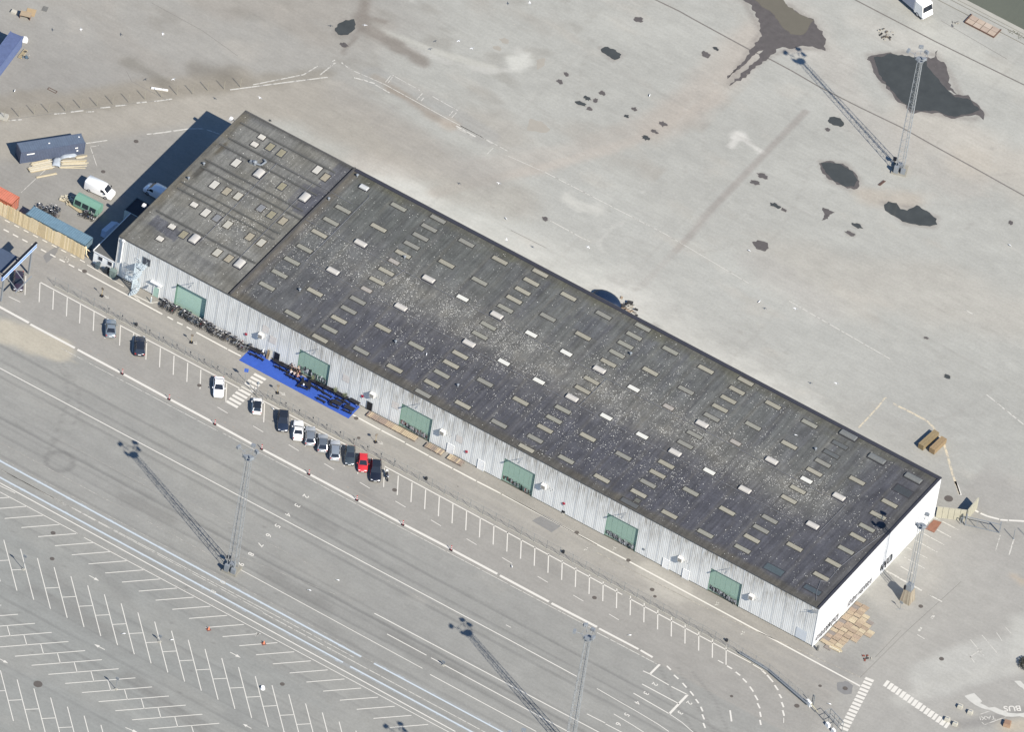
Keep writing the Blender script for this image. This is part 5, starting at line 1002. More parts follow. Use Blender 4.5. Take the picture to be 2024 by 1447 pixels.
# brown timber packs
for (a,b,c_,lab,col) in (((1818,884),(1846,859),1.15,'longer brown timber pack left of its twin by the yellow curve',(168,150,118)),((1840,892),(1861,872),1.1,'shorter brown timber pack nearer the yellow curved line',(178,154,122))):
    A=at(*a);B=at(*b); r_=math.pi/2; T=empty('timber_pack',((A.x+B.x)/2+.35,(A.y+B.y)/2-.2,0),ang(A,B),lab,'timber pack','brown timber packs behind the warehouse'); Lh=(B-A).length*.98+.5
    for k in range(4):
        for j in range(4): q=MB(); q.box(-Lh/2,Lh/2,-.55+j*.275,-.55+(j+1)*.275-.015,.06+k*.26,.06+(k+1)*.26-.012); q.build('beam',mat('pack_%d_%d'%(col[0],(j+k)%2),tuple(x-6*((j+k)%2) for x in col),.8,.08,1.5),T)
# evenly dark navy mound and pallet pile peeping over the far eave
p=at(1203,583); q=MB(); n=18; q.loft([[(r_*2.9*math.cos(2*math.pi*k/n),r_*1.7*math.sin(2*math.pi*k/n)*(1.0),z) for k in range(n)] for r_,z in ((1,.0),(.97,.5),(.86,.95),(.6,1.25),(.25,1.35),(.02,1.37))],close=True); tag(q.build('dark_mound',mat('dark_navy',(.010,.020,.045),.45,.1,raw=True),None,(p.x+.6,p.y-1.6,0),-.12,smooth=True),'dark navy covered mound showing above the far eave of the warehouse','covered mound')
heap(1239,609,26,2.0,'brown pallet and rubble pile beyond the far eave beside the dark mound',c=(170,152,134),sz=.6,z=1.6); heap(1256,621,8,.8,'small grey rubble right of the brown pile beyond the eave',c=(150,146,142))
heap(1541,0,0,1,'z') if False else None
# ================================================================ floodlight masts
M_mast=mat('mast_steel',(172,177,182),.5,.05,2,metal=.1,k=1.5)
def make_mast(hh,wb=1.45,wt=.8,sec=1.15,plinth=True,seed=1,nout=3):
    T=empty('floodlight_mast',(0,0,0))
    leg=lambda sx,sy,z: Vector((sx*(wb+(wt-wb)*z/hh)/2,sy*(wb+(wt-wb)*z/hh)/2,z))
    for sx in (-1,1):
        for sy in (-1,1): q=MB(); q.tube(leg(sx,sy,.3),leg(sx,sy,hh),.055,6,.045); q.build('mast_leg',M_mast,T)
    q=MB(); n=int(hh/sec); C=[(-1,-1),(1,-1),(1,1),(-1,1)]
    for i in range(n):
        z0=.3+(hh-.3)*i/n; z1_=.3+(hh-.3)*(i+1)/n
        for k in range(4):
            a,b=C[k],C[(k+1)%4]; q.bar(leg(*a,z0),leg(*b,z0),.022)
            if i%2==k%2: q.bar(leg(*a,z0),leg(*b,z1_),.022)
            else: q.bar(leg(*b,z0),leg(*a,z1_),.022)
    q.build('lattice',M_mast,T,kind='stuff')
    q=MB(); q.tube((.25,.1,.3),(.1,.05,hh),.05,5); q.tube((.35,.1,.3),(.2,.05,hh),.03,5); q.build('ladder',M_mast,T)
    q=MB(); n=14; q.path([(1.15*math.cos(2*math.pi*k/n),1.15*math.sin(2*math.pi*k/n),hh+.95) for k in range(n+1)],.03,5); q.tube((0,0,hh),(0,0,hh+.12),.8,14)
    for k in range(7): a=2*math.pi*k/7; q.tube((1.1*math.cos(a),1.1*math.sin(a),hh+.05),(1.15*math.cos(a),1.15*math.sin(a),hh+.95),.025,4)
    q.build('head_platform',M_metal,T)
    for k,(a,r_) in enumerate([(R(100),2.3),(R(165),2.4),(R(60),1.5),(R(10),2.2)][:nout]+[(R(250),.9),(R(320),.9)]):
        fl=empty('floodlight',(r_*math.cos(a),r_*math.sin(a),hh+.9),a); fl.parent=T
        q=MB(); q.box(-.26,.26,-.42,.42,-.28,.2,taper=.06); q.build('lamp_housing',M_metal,fl); q=MB(); q.bar((-r_+.8,0,-.3),(-.1,0,-.1),.08); q.build('arm',M_mast,fl)
    if plinth: q=MB(); q.box(-1.35,1.35,-1.35,1.35,0,.32,taper=.06); q.build('plinth',mat('mast_plinth',(168,165,156),.9,.15,1),T); q=MB(); q.box(-.9,-.1,-1.3,-.8,.32,1.7); q.box(.3,1.1,-1.2,-.7,.32,1.3); q.box(-.45,.45,-.45,.45,.32,1.5); q.build('control_cabinet',M_metal,T); q=MB(); q.tube((-1.2,1.0,.3),(-1.2,1.0,1.3),.07,6); q.box(-1.5,-.9,.7,1.2,1.2,1.7); q.build('service_lamp',M_dark,T)
    return T
MST=make_mast(26.3); mt_tree=get_tree(MST)
p=at(458,1126); MST.location=(p.x,p.y,0); MST.rotation_euler[2]=.1; tag(MST,'tall lattice floodlight mast standing among the painted lane numbers','floodlight mast','lattice floodlight masts')
for (u,v,rz,lab) in ((1778,336,.35,'tall lattice floodlight mast by the puddles in the north yard'),(1124,1482,.6,'lattice floodlight mast at the bottom edge left of the queue lanes'),(991,1690,.2,'floodlight mast below the frame whose head shadow touches the bottom edge')):
    p=at(u,v); copy_tree(MST,(p.x,p.y,0),rz,lab,mt_tree)
M4=make_mast(17.6,1.0,.75,1.5,plinth=False,nout=1); p=at(1793,1187); M4.location=(p.x,p.y,0); tag(M4,'shorter lattice mast on a timber-clad foot beside the white east gable','floodlight mast','lattice floodlight masts')
q=MB(); q.hexa([(-.9,-.9,0),(.9,-.9,0),(.9,.9,0),(-.9,.9,0),(-.62,-.62,2.7),(.62,-.62,2.7),(.62,.62,2.7),(-.62,.62,2.7)]); q.build('foot_core',M_mast,M4)
for s in range(4):
    for k in range(7):
        a=R(90)*s; t=-1+.33*k; q=MB(); q.bar((t*.86,-.93,0),(t*.58,-.65,2.7+.1*(k%2)),.24,.04,up=(0,1,0)); o=q.build('board',mat('foot_board_%d'%(k%3),((188,176,158),(172,160,144),(200,190,172))[k%3],.85,.12,3),M4); o.rotation_euler[2]=a
q=MB(); q.box(-.6,.6,-.6,.6,2.8,3.9,taper=.1); q.build('control_cabinet',M_metal,M4); q=MB(); q.box(-.75,-.4,-.75,-.4,2.8,3.6); q.build('dark_unit',M_dark,M4)
p=at(1779,1205); q=MB(); q.tube((0,0,0),(0,0,1.5),.04,6); q.box(-.3,.3,-.03,.03,1.4,1.9); q.bar((-.5,-.4,.03),(.5,.4,.03),.06); tag(q.build('road_sign',M_metal,None,(p.x,p.y,0)),'small leaning sign on a bar foot left of the timber-clad mast foot','road sign')
# ================================================================ fences
M_fen=mat('fence_steel',(140,146,150),.5,.05,2,k=1.5)
def mesh_panel(l,h,z0=.05,cell=.28,t=.007):
    q=MB(); n=max(1,int(l/cell)); m=int(h/cell)
    for i in range(n+1): x=l*i/n; q.box(x-t/2,x+t/2,-t/2,t/2,z0,z0+h)
    for j in range(m+1): z=z0+h*j/m; q.box(0,l,-t/2,t/2,z-t/2,z+t/2)
    q.box(0,l,-.012,.012,z0+h-.012,z0+h+.012)
    return q.mesh('mesh_panel',M_fen)
pm_=MB(); pm_.tube((0,0,0),(0,0,2.05),.035,6); pm_=pm_.mesh('fence_post',M_fen); _pan={}
def run_fence(name,pts,label,h=1.85,sp=2.55,kerb=True,cat='fence'):
    T=empty(name,(pts[0][0],pts[0][1],0),0,label,cat); o0=Vector((pts[0][0],pts[0][1],0))
    for a,b in zip(pts[:-1],pts[1:]):
        a=Vector((*a,0));b=Vector((*b,0)); l=(b-a).length; n=max(1,round(l/sp)); s=l/n; rz=ang(a,b); key=(round(s,2),h)
        if key not in _pan: _pan[key]=mesh_panel(s,h)
        for i in range(n):
            p=a.lerp(b,i/n)-o0; link('fence_post',pm_,T,p,rz); link('mesh_panel',_pan[key],T,p,rz)
        link('fence_post',pm_,T,b-o0,rz)
        if kerb: q=MB(); q.bar(a-o0+Vector((0,0,.05)),b-o0+Vector((0,0,.05)),.20,.12); q.build('kerb',M_conc,T)
    return T
run_fence('wire_fence',[(-6.3,-8.75),(33.2,-8.7)],'chain-link fence from the blue gantry to the zebra crossing')
run_fence('wire_fence',[(36.6,-8.75),(92.5,-8.8),(126,-9.1)],'long chain-link fence along the parking bays right of the zebra crossing')
F3=run_fence('wire_fence',[(126,-9.1),(137,-9.75),(146.0,-12.1)],'curved end of the fence by the bus turning area'); 
q=MB(); q.path([(131-126,-9.3+9.1,.45),(137-126,-9.75+9.1,.45),(146.3-126,-12.3+9.1,.45)],.16,8); q.path([(131-126,-9.35+9.1,.9),(137-126,-9.8+9.1,.9),(146-126,-12.2+9.1,.9)],.06,6); q.build('guard_rail',M_metal,F3)
p=at(1600,1396); GB=empty('barrier_arm',(p.x,p.y,0),ang(at(1590,1385),at(1610,1407)),'white and yellow barrier arm at the end of the curved fence','barrier'); q=MB(); q.box(-.9,.3,-.25,.25,0,.9,taper=.05); q.build('housing',M_white,GB); q=MB(); q.tube((.2,0,.75),(2.3,0,.6),.11,8,.05); q.build('arm',mat('arm_cream',(232,224,196),.5,.05),GB); q=MB(); q.bar((-.2,.6,0),(-.2,.6,2.2),.12); q.bar((.25,.6,0),(.25,.6,2.2),.12); q.bar((-.2,.6,2.2),(.25,.6,2.2),.12); q.build('frame',M_fen,GB)
p=at(1650,1440); TG=empty('turnstile_cage',(p.x,p.y,0),R(-22),'tubular steel gate cage at the foot of the lower-right zebra crossing','gate cage')
for x in (-2.4,-1.2,0,1.2): q=MB(); q.path([(x,-.6,0),(x,-.6,2.2),(x,.6,2.2),(x,.6,0)],.05,5); q.build('hoop',M_fen,TG)
q=MB(); q.bar((-2.4,-.6,2.2),(1.2,-.6,2.2),.08); q.bar((-2.4,.6,2.2),(1.2,.6,2.2),.08); q.bar((-2.4,.6,1.1),(1.2,.6,1.1),.06); q.build('rail',M_metal,TG)
for x in (-.9,.7): q=MB(); q.box(x-.45,x+.45,-1.1,-.55,0,.75,taper=.08); q.build('reader_box',M_white,TG)
link('mesh_panel',mesh_panel(1.2,1.9),TG,(0,.6,0))
# small number posts at the heads of the bays
q=MB(); q.tube((0,0,0),(0,0,1.2),.025,5); q.box(-.11,.11,-.03,.03,.95,1.25); nb=q.mesh('bay_sign',mat('bay_sign_dark',(88,92,100),.6,.1,k=1.5)); 
for i in range(22):
    u=211+27.15*i; v=622+14.15*i
    if 478<u<512: continue
    p=at(u,v); o=link('bay_sign',nb,None,(p.x,-8.45,0)); tag(o,ORD[i]+' small bay number post from the left along the chain-link fence','post','bay number posts along the fence')
# red-and-white marker posts
seg=[]; q=MB()
MP=empty('marker_post',(0,0,0)); q.box(-.28,.28,-.20,.20,0,.09,taper=.03); q.build('base',M_dark,MP)
for k in range(5): q=MB(); q.box(-.09,.09,-.03,.03,.09+k*.2,.09+(k+1)*.2); q.build('band',mat('band_red',(.50,.05,.04),.5,0,raw=True) if k%2==0 else M_white,MP)
tr=get_tree(MP); names=['below the silver-blue coupe','between the silver-blue coupe and the zebra crossing','below and left of the zebra crossing','at the floodlight mast head','below the row of parked cars','right of the row of parked cars','second right of the parked cars','farthest right along the white stripe']
for k,(u,v) in enumerate(((241.5,739),(334,789.5),(424.5,839),(517,888),(610.5,938),(705,989),(796,1038),(891.5,1088))):
    p=at(u,v); lab='red and white post on the white stripe, '+names[k]
    if k==0: MP.location=(p.x,p.y,0); tag(MP,lab,'marker post','marker posts on the white stripe')
    else: copy_tree(MP,(p.x,p.y,0),0,lab,tr)
# yellow signs standing in the road
M_yel=mat('sign_yellow',(226,196,120),.5,.05)
for k,(u,v,w_) in enumerate(((201,585,'nearest the spiral staircase'),(378,677,'beside the bicycle rows'),(548,777,'beside the zebra crossing and blue carpet'),(742,874,'below the plank decks'))):
    p=at(u,v); S=empty('road_sign',(p.x,p.y,0),R(20*k),'yellow road sign standing in the road, '+w_,'road sign','yellow road signs in the lane'); q=MB(); q.box(-.3,.3,-.3,.3,0,.12,taper=.04); q.build('foot',M_dark,S); q=MB(); q.tube((0,0,.1),(0,0,1.6),.03,5); q.build('pole',M_yel,S); q=MB(); q.tube((0,-.03,1.7),(0,.03,1.7),.28,12); q.build('sign_disc',mat('sign_back',(150,140,130),.6,.1),S)
def bikemark(u,v): marks('painted_bicycle',[((u,v),(u+3,v+1.5),.10),((u+3,v+1.5),(u+7,v+3.4),.12),((u+7,v+3.4),(u+12,v+7.4),.10),((u+4,v+4.6),(u+9,v+6.6),.10),((u+9,v+1),(u+11,v+5),.10)],M_w2)
for u,v in ((204,583),(378,674),(552,775),(745,872),(292+800,2000)): bikemark(u,v)
p=at(484,753); S=empty('zebra_sign',(p.x,p.y,0),R(25),'blue square pedestrian crossing sign on a pole at the fence gap','road sign'); q=MB(); q.tube((0,0,0),(0,0,2.9),.04,6); q.build('pole',M_metal,S); q=MB(); q.box(-.35,.35,-.03,.03,2.1,2.9); q.build('sign_plate',mat('sign_blue',(.04,.10,.38),.4,0,raw=True),S)
p=at(501,778); S=empty('gate_frame',(p.x,p.y,0),R(-20),'open steel gate leaf beside the zebra crossing at the fence gap','gate'); q=MB(); 
for a,b in (((0,0,.1),(2.4,0,.1)),((0,0,1.3),(2.4,0,1.3)),((0,0,0),(0,0,1.6)),((2.4,0,.1),(2.4,0,1.3)),((0,0,.1),(2.4,0,1.3))): q.bar(a,b,.06)
q.build('frame',M_fen,S); q=MB(); q.tube((.2,.5,0),(.2,.5,2.3),.05,6); q.box(.0,.4,.3,.7,2.2,2.6,taper=.05); q.build('reader_post',M_metal,S)
# ================================================================ gantry at the left
GN=empty('sign_gantry',(-11.35,-13,0),0,'blue and white overhead sign gantry spanning the road at the left edge','gantry')
M_gb=mat('gantry_blue',(.10,.19,.42),.4,.06,raw=True); M_gw=mat('gantry_pale',(.42,.52,.64),.4,.05,raw=True)
q=MB(); q.box(-.12,.12,-5.3,5.2,5.3,6.35); q.build('sign_panel',M_gb,GN); q=MB(); q.box(.12,.17,-5.3,5.2,6.0,6.3); q.box(.12,.17,-5.3,5.2,5.32,5.5); q.build('sign_stripe',M_gw,GN); q=MB(); q.box(-.2,.2,-5.35,5.25,6.35,6.5); q.build('top_rail',M_dark,GN)
for y in (-4.6,3.9): q=MB(); q.box(-.14,.14,y-.14,y+.14,0,6.3); q.build('post',M_metal,GN)
q=MB(); q.bar((.1,-1.2,4.9),(2.3,-1.2,3.2),.10); q.bar((.1,-3.6,4.9),(2.3,-3.6,3.2),.10); q.bar((2.3,-4.2,3.2),(2.3,.8,3.2),.16); q.bar((2.3,-1.2,3.2),(2.3,-1.2,0),.1) if False else None; q.build('outrigger',M_metal,GN)
q=MB(); q.box(-4.6,-1.2,-3.5,1.5,5.0,5.12); q.build('canopy',mat('canopy_dark',(.06,.08,.12),.5,.1,raw=True),GN); q=MB(); q.bar((-1.2,-3.4,5.05),(0,-3.4,5.4),.12); q.bar((-1.2,1.4,5.05),(0,1.4,5.4),.12); q.build('canopy_arm',M_metal,GN)
# ================================================================ north-west fence posts
q=MB(); q.box(-.035,.035,-.035,.035,0,2.1); q.bar((0,0,2.1),(.15,-.2,2.35),.05); npm=q.mesh('fence_post_concrete',mat('post_pale',(176,172,160),.9,.1,k=1.6))
zz=lambda u,v:(u/4.02,v/4.02)
for k,(u,v) in enumerate(((30,945),(150,925),(270,905),(385,893),(520,880),(640,860),(770,842),(895,827),(1022,812),(1150,787),(1280,768),(1405,752),(1530,745),(1650,718),(1780,707),(1910,690))):
    p=at(*zz(u,v)); o=link('fence_post',npm,None,(p.x,p.y,0),.3); tag(o,ORD[k]+' thin cranked fence post from the left beside the tan road','fence post','old fence posts by the tan road')
# ================================================================ bicycles
BK=empty('bicycle',(0,0,0)); wme=MB(); n=14
for k in range(n):
    a,b=2*math.pi*k/n,2*math.pi*(k+1)/n; wme.tube((.33*math.cos(a),0,.33+.33*math.sin(a)),(.33*math.cos(b),0,.33+.33*math.sin(b)),.022,4,cap=False)
for k in range(4): a=math.pi*k/4; wme.bar((.32*math.cos(a),0,.33+.32*math.sin(a)),(-.32*math.cos(a),0,.33-.32*math.sin(a)),.006)
wme=wme.mesh('bicycle_wheel',M_tyre)
M_bf=[mat('bike_%d'%i,c,.4,0,raw=True) for i,c in enumerate(((.03,.03,.035),(.20,.21,.22),(.10,.03,.03),(.04,.06,.10),(.45,.45,.44)))]
def frame_mesh(m):
    f=MB(); 
    for a,b in (((-.52,0,.33),(-.12,0,.30)),((-.12,0,.30),(-.22,0,.82)),((-.20,0,.74),(.38,0,.80)),((-.12,0,.30),(.40,0,.72)),((.53,0,.33),(.38,0,.92)),((-.52,0,.33),(-.20,0,.72))): f.tube(a,b,.022,4)
    f.box(-.70,-.36,-.07,.07,.74,.76); f.box(.46,.78,-.17,.17,.72,.95) if m is M_bf[0] else None
    return f.mesh('frame',m)
fr=[frame_mesh(m) for m in M_bf]; q=MB(); q.box(-.36,-.10,-.09,.09,.84,.91,taper=.02); sdl=q.mesh('saddle',M_tyre); q=MB(); q.path([(.22,-.28,1.0),(.36,-.22,1.03),(.36,.22,1.03),(.22,.28,1.0)],.016,4); hb=q.mesh('handlebar',M_rim)
for x in (-.52,.53): link('wheel',wme,BK,(x,0,0))
link('frame',fr[0],BK); link('saddle',sdl,BK); link('handlebar',hb,BK); btree=get_tree(BK); first=True
def put_bike(x,y,rz,label,group):
    global first
    fm=fr[rng.choice(5,p=[.42,.25,.08,.13,.12])]
    if first: o=BK; o.location=(x,y,0); o.rotation_euler=(random.uniform(-.25,.25),0,rz); first=False
    else: o=copy_tree(BK,(x,y,0),rz,None,btree); o.rotation_euler=(random.uniform(-.3,.3),0,rz)
    for c_ in o.children if False else kids(o):
        if c_.name.startswith('frame'): c_.data=fm
    tag(o,label,'bicycle',group)
for (a,b,n_,lab) in (((312,607),(343,623),14,'bicycle in the row between the stair and the first green door'),((351,626),(402,652),25,'bicycle in the long row below the first green door'),((405,652),(449,676),20,'bicycle in the row right of the first green door'),((453,680),(488,698),15,'bicycle in the row ending at the blue carpet')):
    A=at(*a);B=at(*b)
    for k in range(n_): p=A.lerp(B,(k+.5)/n_); put_bike(p.x+random.uniform(-.06,.06),-.98+random.uniform(-.25,.15),R(90)+random.uniform(-.35,.35)+(math.pi if random.random()<.4 else 0),ORD[k]+' '+lab,'bicycles parked along the warehouse wall')
for (a,b,n_,lab) in (((72,411),(113,435),16,'bicycle parked behind the teal-blue container'),((102,413),(113,424),5,'bicycle in the short second row behind the teal container'),((163,424),(190,434),12,'bicycle in the cluster at the foot of the green kiosk')):
    A=at(*a);B=at(*b)
    for k in range(n_): p=A.lerp(B,(k+.5)/n_); put_bike(p.x,p.y+random.uniform(-.2,.2),R(90)+random.uniform(-.5,.5),ORD[k]+' '+lab,'bicycles in the west yard')
# ================================================================ blue carpet terrace
M_car=mat('blue_carpet',(64,104,206),.95,.12,1.2)
q=MB(); q.box(27.85,49.85,-3.88,-.25,.014,.026); tag(q.build('blue_carpet',M_car),'bright blue carpet laid along the warehouse foot under the black tables','carpet')
M_blk=mat('black_stain',(.018,.018,.022),.6,.1,raw=True)
def t7(a,b): return (460+a/7.785,670+b/7.785)
def table_proto(l=1.9,w=.75,h=.75):
    T=empty('table',(0,0,0))
    for i in range(5): q=MB(); q.box(-l/2,l/2,-w/2+i*w/5+.008,-w/2+(i+1)*w/5-.008,h-.04,h); q.build('slat',M_blk,T)
    for s in (-1,1):
        for y in (-1,1): q=MB(); q.bar((s*(l/2-.25),y*(w/2-.08),0),(s*(l/2-.25),y*(w/2-.2),h-.04),.07); q.build('leg',M_blk,T)
    return T
def bench_proto(l=1.9,w=.30,h=.45):
    T=empty('bench',(0,0,0)); q=MB(); q.box(-l/2,l/2,-w/2,w/2,h-.04,h); q.build('seat',M_blk,T)
    for s in (-1,1): q=MB(); q.box(s*(l/2-.25)-.03,s*(l/2-.25)+.03,-w/2+.02,w/2-.02,0,h-.04); q.build('leg',M_blk,T)
    return T
def chair_proto():
    T=empty('chair',(0,0,0)); q=MB(); q.box(-.22,.22,-.22,.22,.43,.47); q.build('seat',M_blk,T); q=MB(); q.box(-.22,.22,.18,.22,.47,.88); q.build('backrest',M_blk,T)
    for a in (-1,1):
        for b in (-1,1): q=MB(); q.bar((a*.19,b*.19,0),(a*.19,b*.19,.43),.035); q.build('leg',M_blk,T)
    return T
def picnic_proto():
    T=empty('picnic_table',(0,0,0))
    for i in range(4): q=MB(); q.box(-.9,.9,-.36+i*.18+.008,-.36+(i+1)*.18-.008,.72,.76); q.build('slat',M_blk,T)
    for s in (-1,1):
        q=MB(); q.box(-.9,.9,s*.68-.14,s*.68+.14,.42,.46); q.build('seat',M_blk,T)
        q=MB(); q.bar((s*.65,-.62,0),(s*.65,-.2,.72),.07); q.bar((s*.65,.62,0),(s*.65,.2,.72),.07); q.bar((s*.65,-.75,.38),(s*.65,.75,.38),.07); q.build('leg',M_blk,T)
    return T
protos={'t':[table_proto(),None,True],'b':[bench_proto(),None,True],'c':[chair_proto(),None,True],'p':[picnic_proto(),None,True]}
for k_ in protos: protos[k_][1]=get_tree(protos[k_][0])
def put_f(kind,px,rz,label,z=.026,dy=0):
    P=protos[kind]; p=at(*px); loc=(p.x,p.y+dy,z)
    if P[2]: o=P[0]; o.location=loc; o.rotation_euler[2]=rz; P[2]=False
    else: o=copy_tree(P[0],loc,rz,None,P[1])
    tag(o,label,{'t':'table','b':'bench','c':'chair','p':'picnic table'}[kind],{'t':'black tables on the blue carpet','b':'black benches on the blue carpet','c':'black chairs on the blue carpet','p':'black picnic tables on the blue carpet'}[kind]); return o
TB=[((330,215),'at the left end of the blue carpet'),((405,240),'second from the left end of the carpet'),((700,410),'just right of the dark doorway'),((790,450),'between the doorway and the seated people'),((905,500),'where the seated people gather'),((1265,705),'under the right half of the graffiti door'),((1345,745),'at the right jamb of the graffiti door'),((1470,810),'first right of the graffiti door'),((1545,845),'right of the graffiti door by the pale plant'),((1690,925),'near the right end of the carpet by the wall'),((1870,1010),'in the top right corner of the carpet')]
for i,(c_,l_) in enumerate(TB): put_f('t',t7(*c_),R(random.uniform(-4,4)),'black slatted table '+l_)
BN=[((330,280),'in front of the leftmost table'),((405,315),'second from left in front of the tables'),((715,475),'in front of the table by the doorway'),((785,510),'left of the seated people'),((880,600),'in front of the seated people'),((1260,770),'in front of the graffiti door'),((1330,805),'right foot of the graffiti door'),((1460,885),'front of the first table right of the graffiti door'),((1405,925),'middle of the three staggered benches'),((1355,965),'lowest of the three staggered benches near the carpet edge'),((1650,965),'in front of the table near the right end'),((1735,1000),'between the right-end table and the picnic tables')]
for i,(c_,l_) in enumerate(BN): put_f('b',t7(*c_),R(random.uniform(-4,4)),'black bench '+l_)
put_f('b',t7(1035,710),R(90),'black bench turned across the carpet left of the white-topped table')
put_f('p',t7(1110,740),R(8),'black picnic table with a white jug on it in the middle of the carpet'); put_f('p',t7(1590,1030),R(5),'black picnic table left of the two at the right end of the carpet'); put_f('p',t7(1785,1110),R(4),'black picnic table in the lower right corner of the carpet')
for c_,l_ in (((1180,700),'beside the middle picnic table'),((1170,790),'below the middle picnic table'),((1075,660),'behind the middle picnic table'),((1500,1010),'left of the lower picnic table'),((1640,850),'by the pale plant at the wall')): put_f('c',t7(*c_),random.uniform(0,6),'black chair '+l_)
p=at(*t7(1112,728)); q=MB(); q.tube((0,0,.79),(0,0,1.05),.16,10,.10); tag(q.build('jug',M_white,None,(p.x,p.y-.6,0)),'white jug standing on the middle picnic table','jug')
# parasol-like pale boards and plants by the wall
M_leaf=mat('pale_leaf',(.22,.24,.15),.8,.2,4,raw=True); M_pot=mat('pot_dark',(.05,.05,.055),.6,0,raw=True)
for (a,b,lab) in ((1245,640,'pale grassy potted plant in front of the graffiti door'),(1615,805,'pale potted plant against the wall right of the graffiti door'),(1745,900,'grey-green potted plant near the right end of the carpet')):
    p=at(*t7(a,b)); T=empty('potted_plant',(p.x,max(min(p.y,-.45),-1.2),.026),0,lab,'plant'); q=MB(); q.tube((0,0,0),(0,0,.5),.22,10,.3); q.build('pot',M_pot,T); q=MB()
    for k in range(60): a_=random.random()*6.28; r_=random.uniform(.1,.5); h_=random.uniform(.8,1.5); c0=Vector((.12*math.cos(a_),.12*math.sin(a_),.5)); c1=Vector((r_*math.cos(a_),r_*math.sin(a_),h_)); n_=Vector((-math.sin(a_),math.cos(a_),0))*.05; m_=(c0+c1)/2+Vector((0,0,.1)); q.face([c0-n_*.4,m_-n_,c1,m_+n_])
    q.build('foliage',M_leaf,T)
for i,(a,b) in enumerate(((575,245),(605,250))):
    p=at(*t7(a,b+20)); q=MB(); q.bar((0,-.35,0),(0,-.05,1.9),.5,.05,up=(0,1,0)); tag(q.build('leaning_board',M_tim[2+i] if i else _m['pack_178_0'],None,(p.x,-.32,.03)),('left','right')[i]+' one of two tall boards leaning on the wall by the dark doorway','board')
p=at(*t7(480,225)); q=MB(); q.bar((-.5,0,.0),(-.1,0,1.1),.9,.05,up=(1,0,0)); q.bar((.3,0,0),(-.1,0,1.1),.9,.05,up=(1,0,0)); tag(q.build('a_board',M_white,None,(p.x,p.y-.2,.026),.3),'white folding A-board left of the leaning boards on the carpet','sign board')
# ---------------------------------------------------------------- people sitting at the table
def skin_mesh(name,nodes,edges,m,sub=1):
    me=bpy.data.meshes.new(name); me.from_pydata([n_[0] for n_ in nodes],edges,[]); o=bpy.data.objects.new(name,me); COL.objects.link(o)
    md=o.modifiers.new('s','SKIN'); sv=me.skin_vertices[0].data
    for i,n_ in enumerate(nodes): sv[i].radius=(n_[1],n_[1]*(n_[2] if len(n_)>2 else 1)); 
    sv[0].use_root=True
    sb=o.modifiers.new('b','SUBSURF'); sb.levels=sub; sb.render_levels=sub
    dg=bpy.context.evaluated_depsgraph_get(); out=bpy.data.meshes.new_from_object(o.evaluated_get(dg)); bpy.data.objects.remove(o); out.materials.clear(); out.materials.append(m)
    for p_ in out.polygons: p_.use_smooth=True
    return out
M_skin=mat('skin',(.36,.24,.19),.6,0,raw=True)
def person(px,rz,label,shirt,trous,hair,lean=.12,sit=True,dy=0):
    p=at(*px); T=empty('person',(p.x,p.y+dy,.026),rz,label,'person','people at the black table'); z=.50; k=lean
    hip=(0,0,z+.08); ch=(0,k*.9,z+.42); nk=(0,k*1.15,z+.60); hd=(0,k*1.25,z+.74); 
    N=[(hip,.13,.8),((0,k*.4,z+.25),.12,.8),(ch,.15,.7),(nk,.055),((0,k*1.2,z+.68),.075),(hd,.09),((0,k*1.28,z+.83),.07)]
    E=[(0,1),(1,2),(2,3),(3,4),(4,5),(5,6)]
    def add(par,pts):
        i=par
        for q_ in pts: N.append(q_); E.append((i,len(N)-1)); i=len(N)-1
    for s in (-1,1):
        add(2,[((s*.19,k*.95,z+.50),.055),((s*.26,k+.10,z+.27),.042),((s*.17,k+.36,z+.30),.034),((s*.14,k+.44,z+.31),.030)])
        add(0,[((s*.10,.04,z+.03),.085),((s*.13,.46,z+.0),.062),((s*.12,.48,.10),.045),((s*.12,.60,.05),.035)])
    link('body',skin_mesh('body',N,E,M_skin),T)
    S=[((0,.0,z+.10),.145,.82),((0,k*.4,z+.25),.135,.82),(ch,.165,.74),((0,k*1.1,z+.55),.08)]; SE=[(0,1),(1,2),(2,3)]
    for s in (-1,1):
        i=2
        for q_ in (((s*.19,k*.95,z+.50),.068),((s*.26,k+.10,z+.28),.054)): S.append(q_); SE.append((i,len(S)-1)); i=len(S)-1
    link('shirt',skin_mesh('shirt',S,SE,mat('shirt_'+label[:18],shirt,.8,.05,raw=True)),T)
    S=[((0,0,z+.08),.145,.85)]; SE=[]
    for s in (-1,1):
        i=0
        for q_ in (((s*.10,.04,z+.03),.098),((s*.13,.46,z+.0),.075),((s*.12,.48,.16),.058)): S.append(q_); SE.append((i,len(S)-1)); i=len(S)-1
    link('trousers',skin_mesh('trousers',S,SE,mat('trousers_'+label[:18],trous,.8,.05,raw=True)),T)
    q=MB(); rings=[]
    for a in (0,25,50,75,88): r_=.115*math.cos(R(a)); rings.append([(r_*math.cos(2*math.pi*j/12),k*1.25-.02+r_*1.05*math.sin(2*math.pi*j/12),z+.79+.11*math.sin(R(a))) for j in range(12)])
    q.loft(rings,close=True); q.build('hair',mat('hair_%d'%int(hair[0]*100),hair,.7,.1,raw=True),T,smooth=True)
    q=MB(); q.box(-.05,.05,k*1.25+.085,k*1.25+.10,z+.765,z+.785); q.box(-.018,.018,k*1.25+.09,k*1.25+.125,z+.72,z+.76); q.build('face_features',mat('face_dark',(.2,.11,.08),.7,0,raw=True),T)
W_=(.72,.72,.72); D_=(.03,.03,.04)
person(t7(885,560),R(0),'person in a white shirt sitting with their back to the road on the front bench',W_,(.05,.06,.10),(.30,.20,.10),dy=-.05)
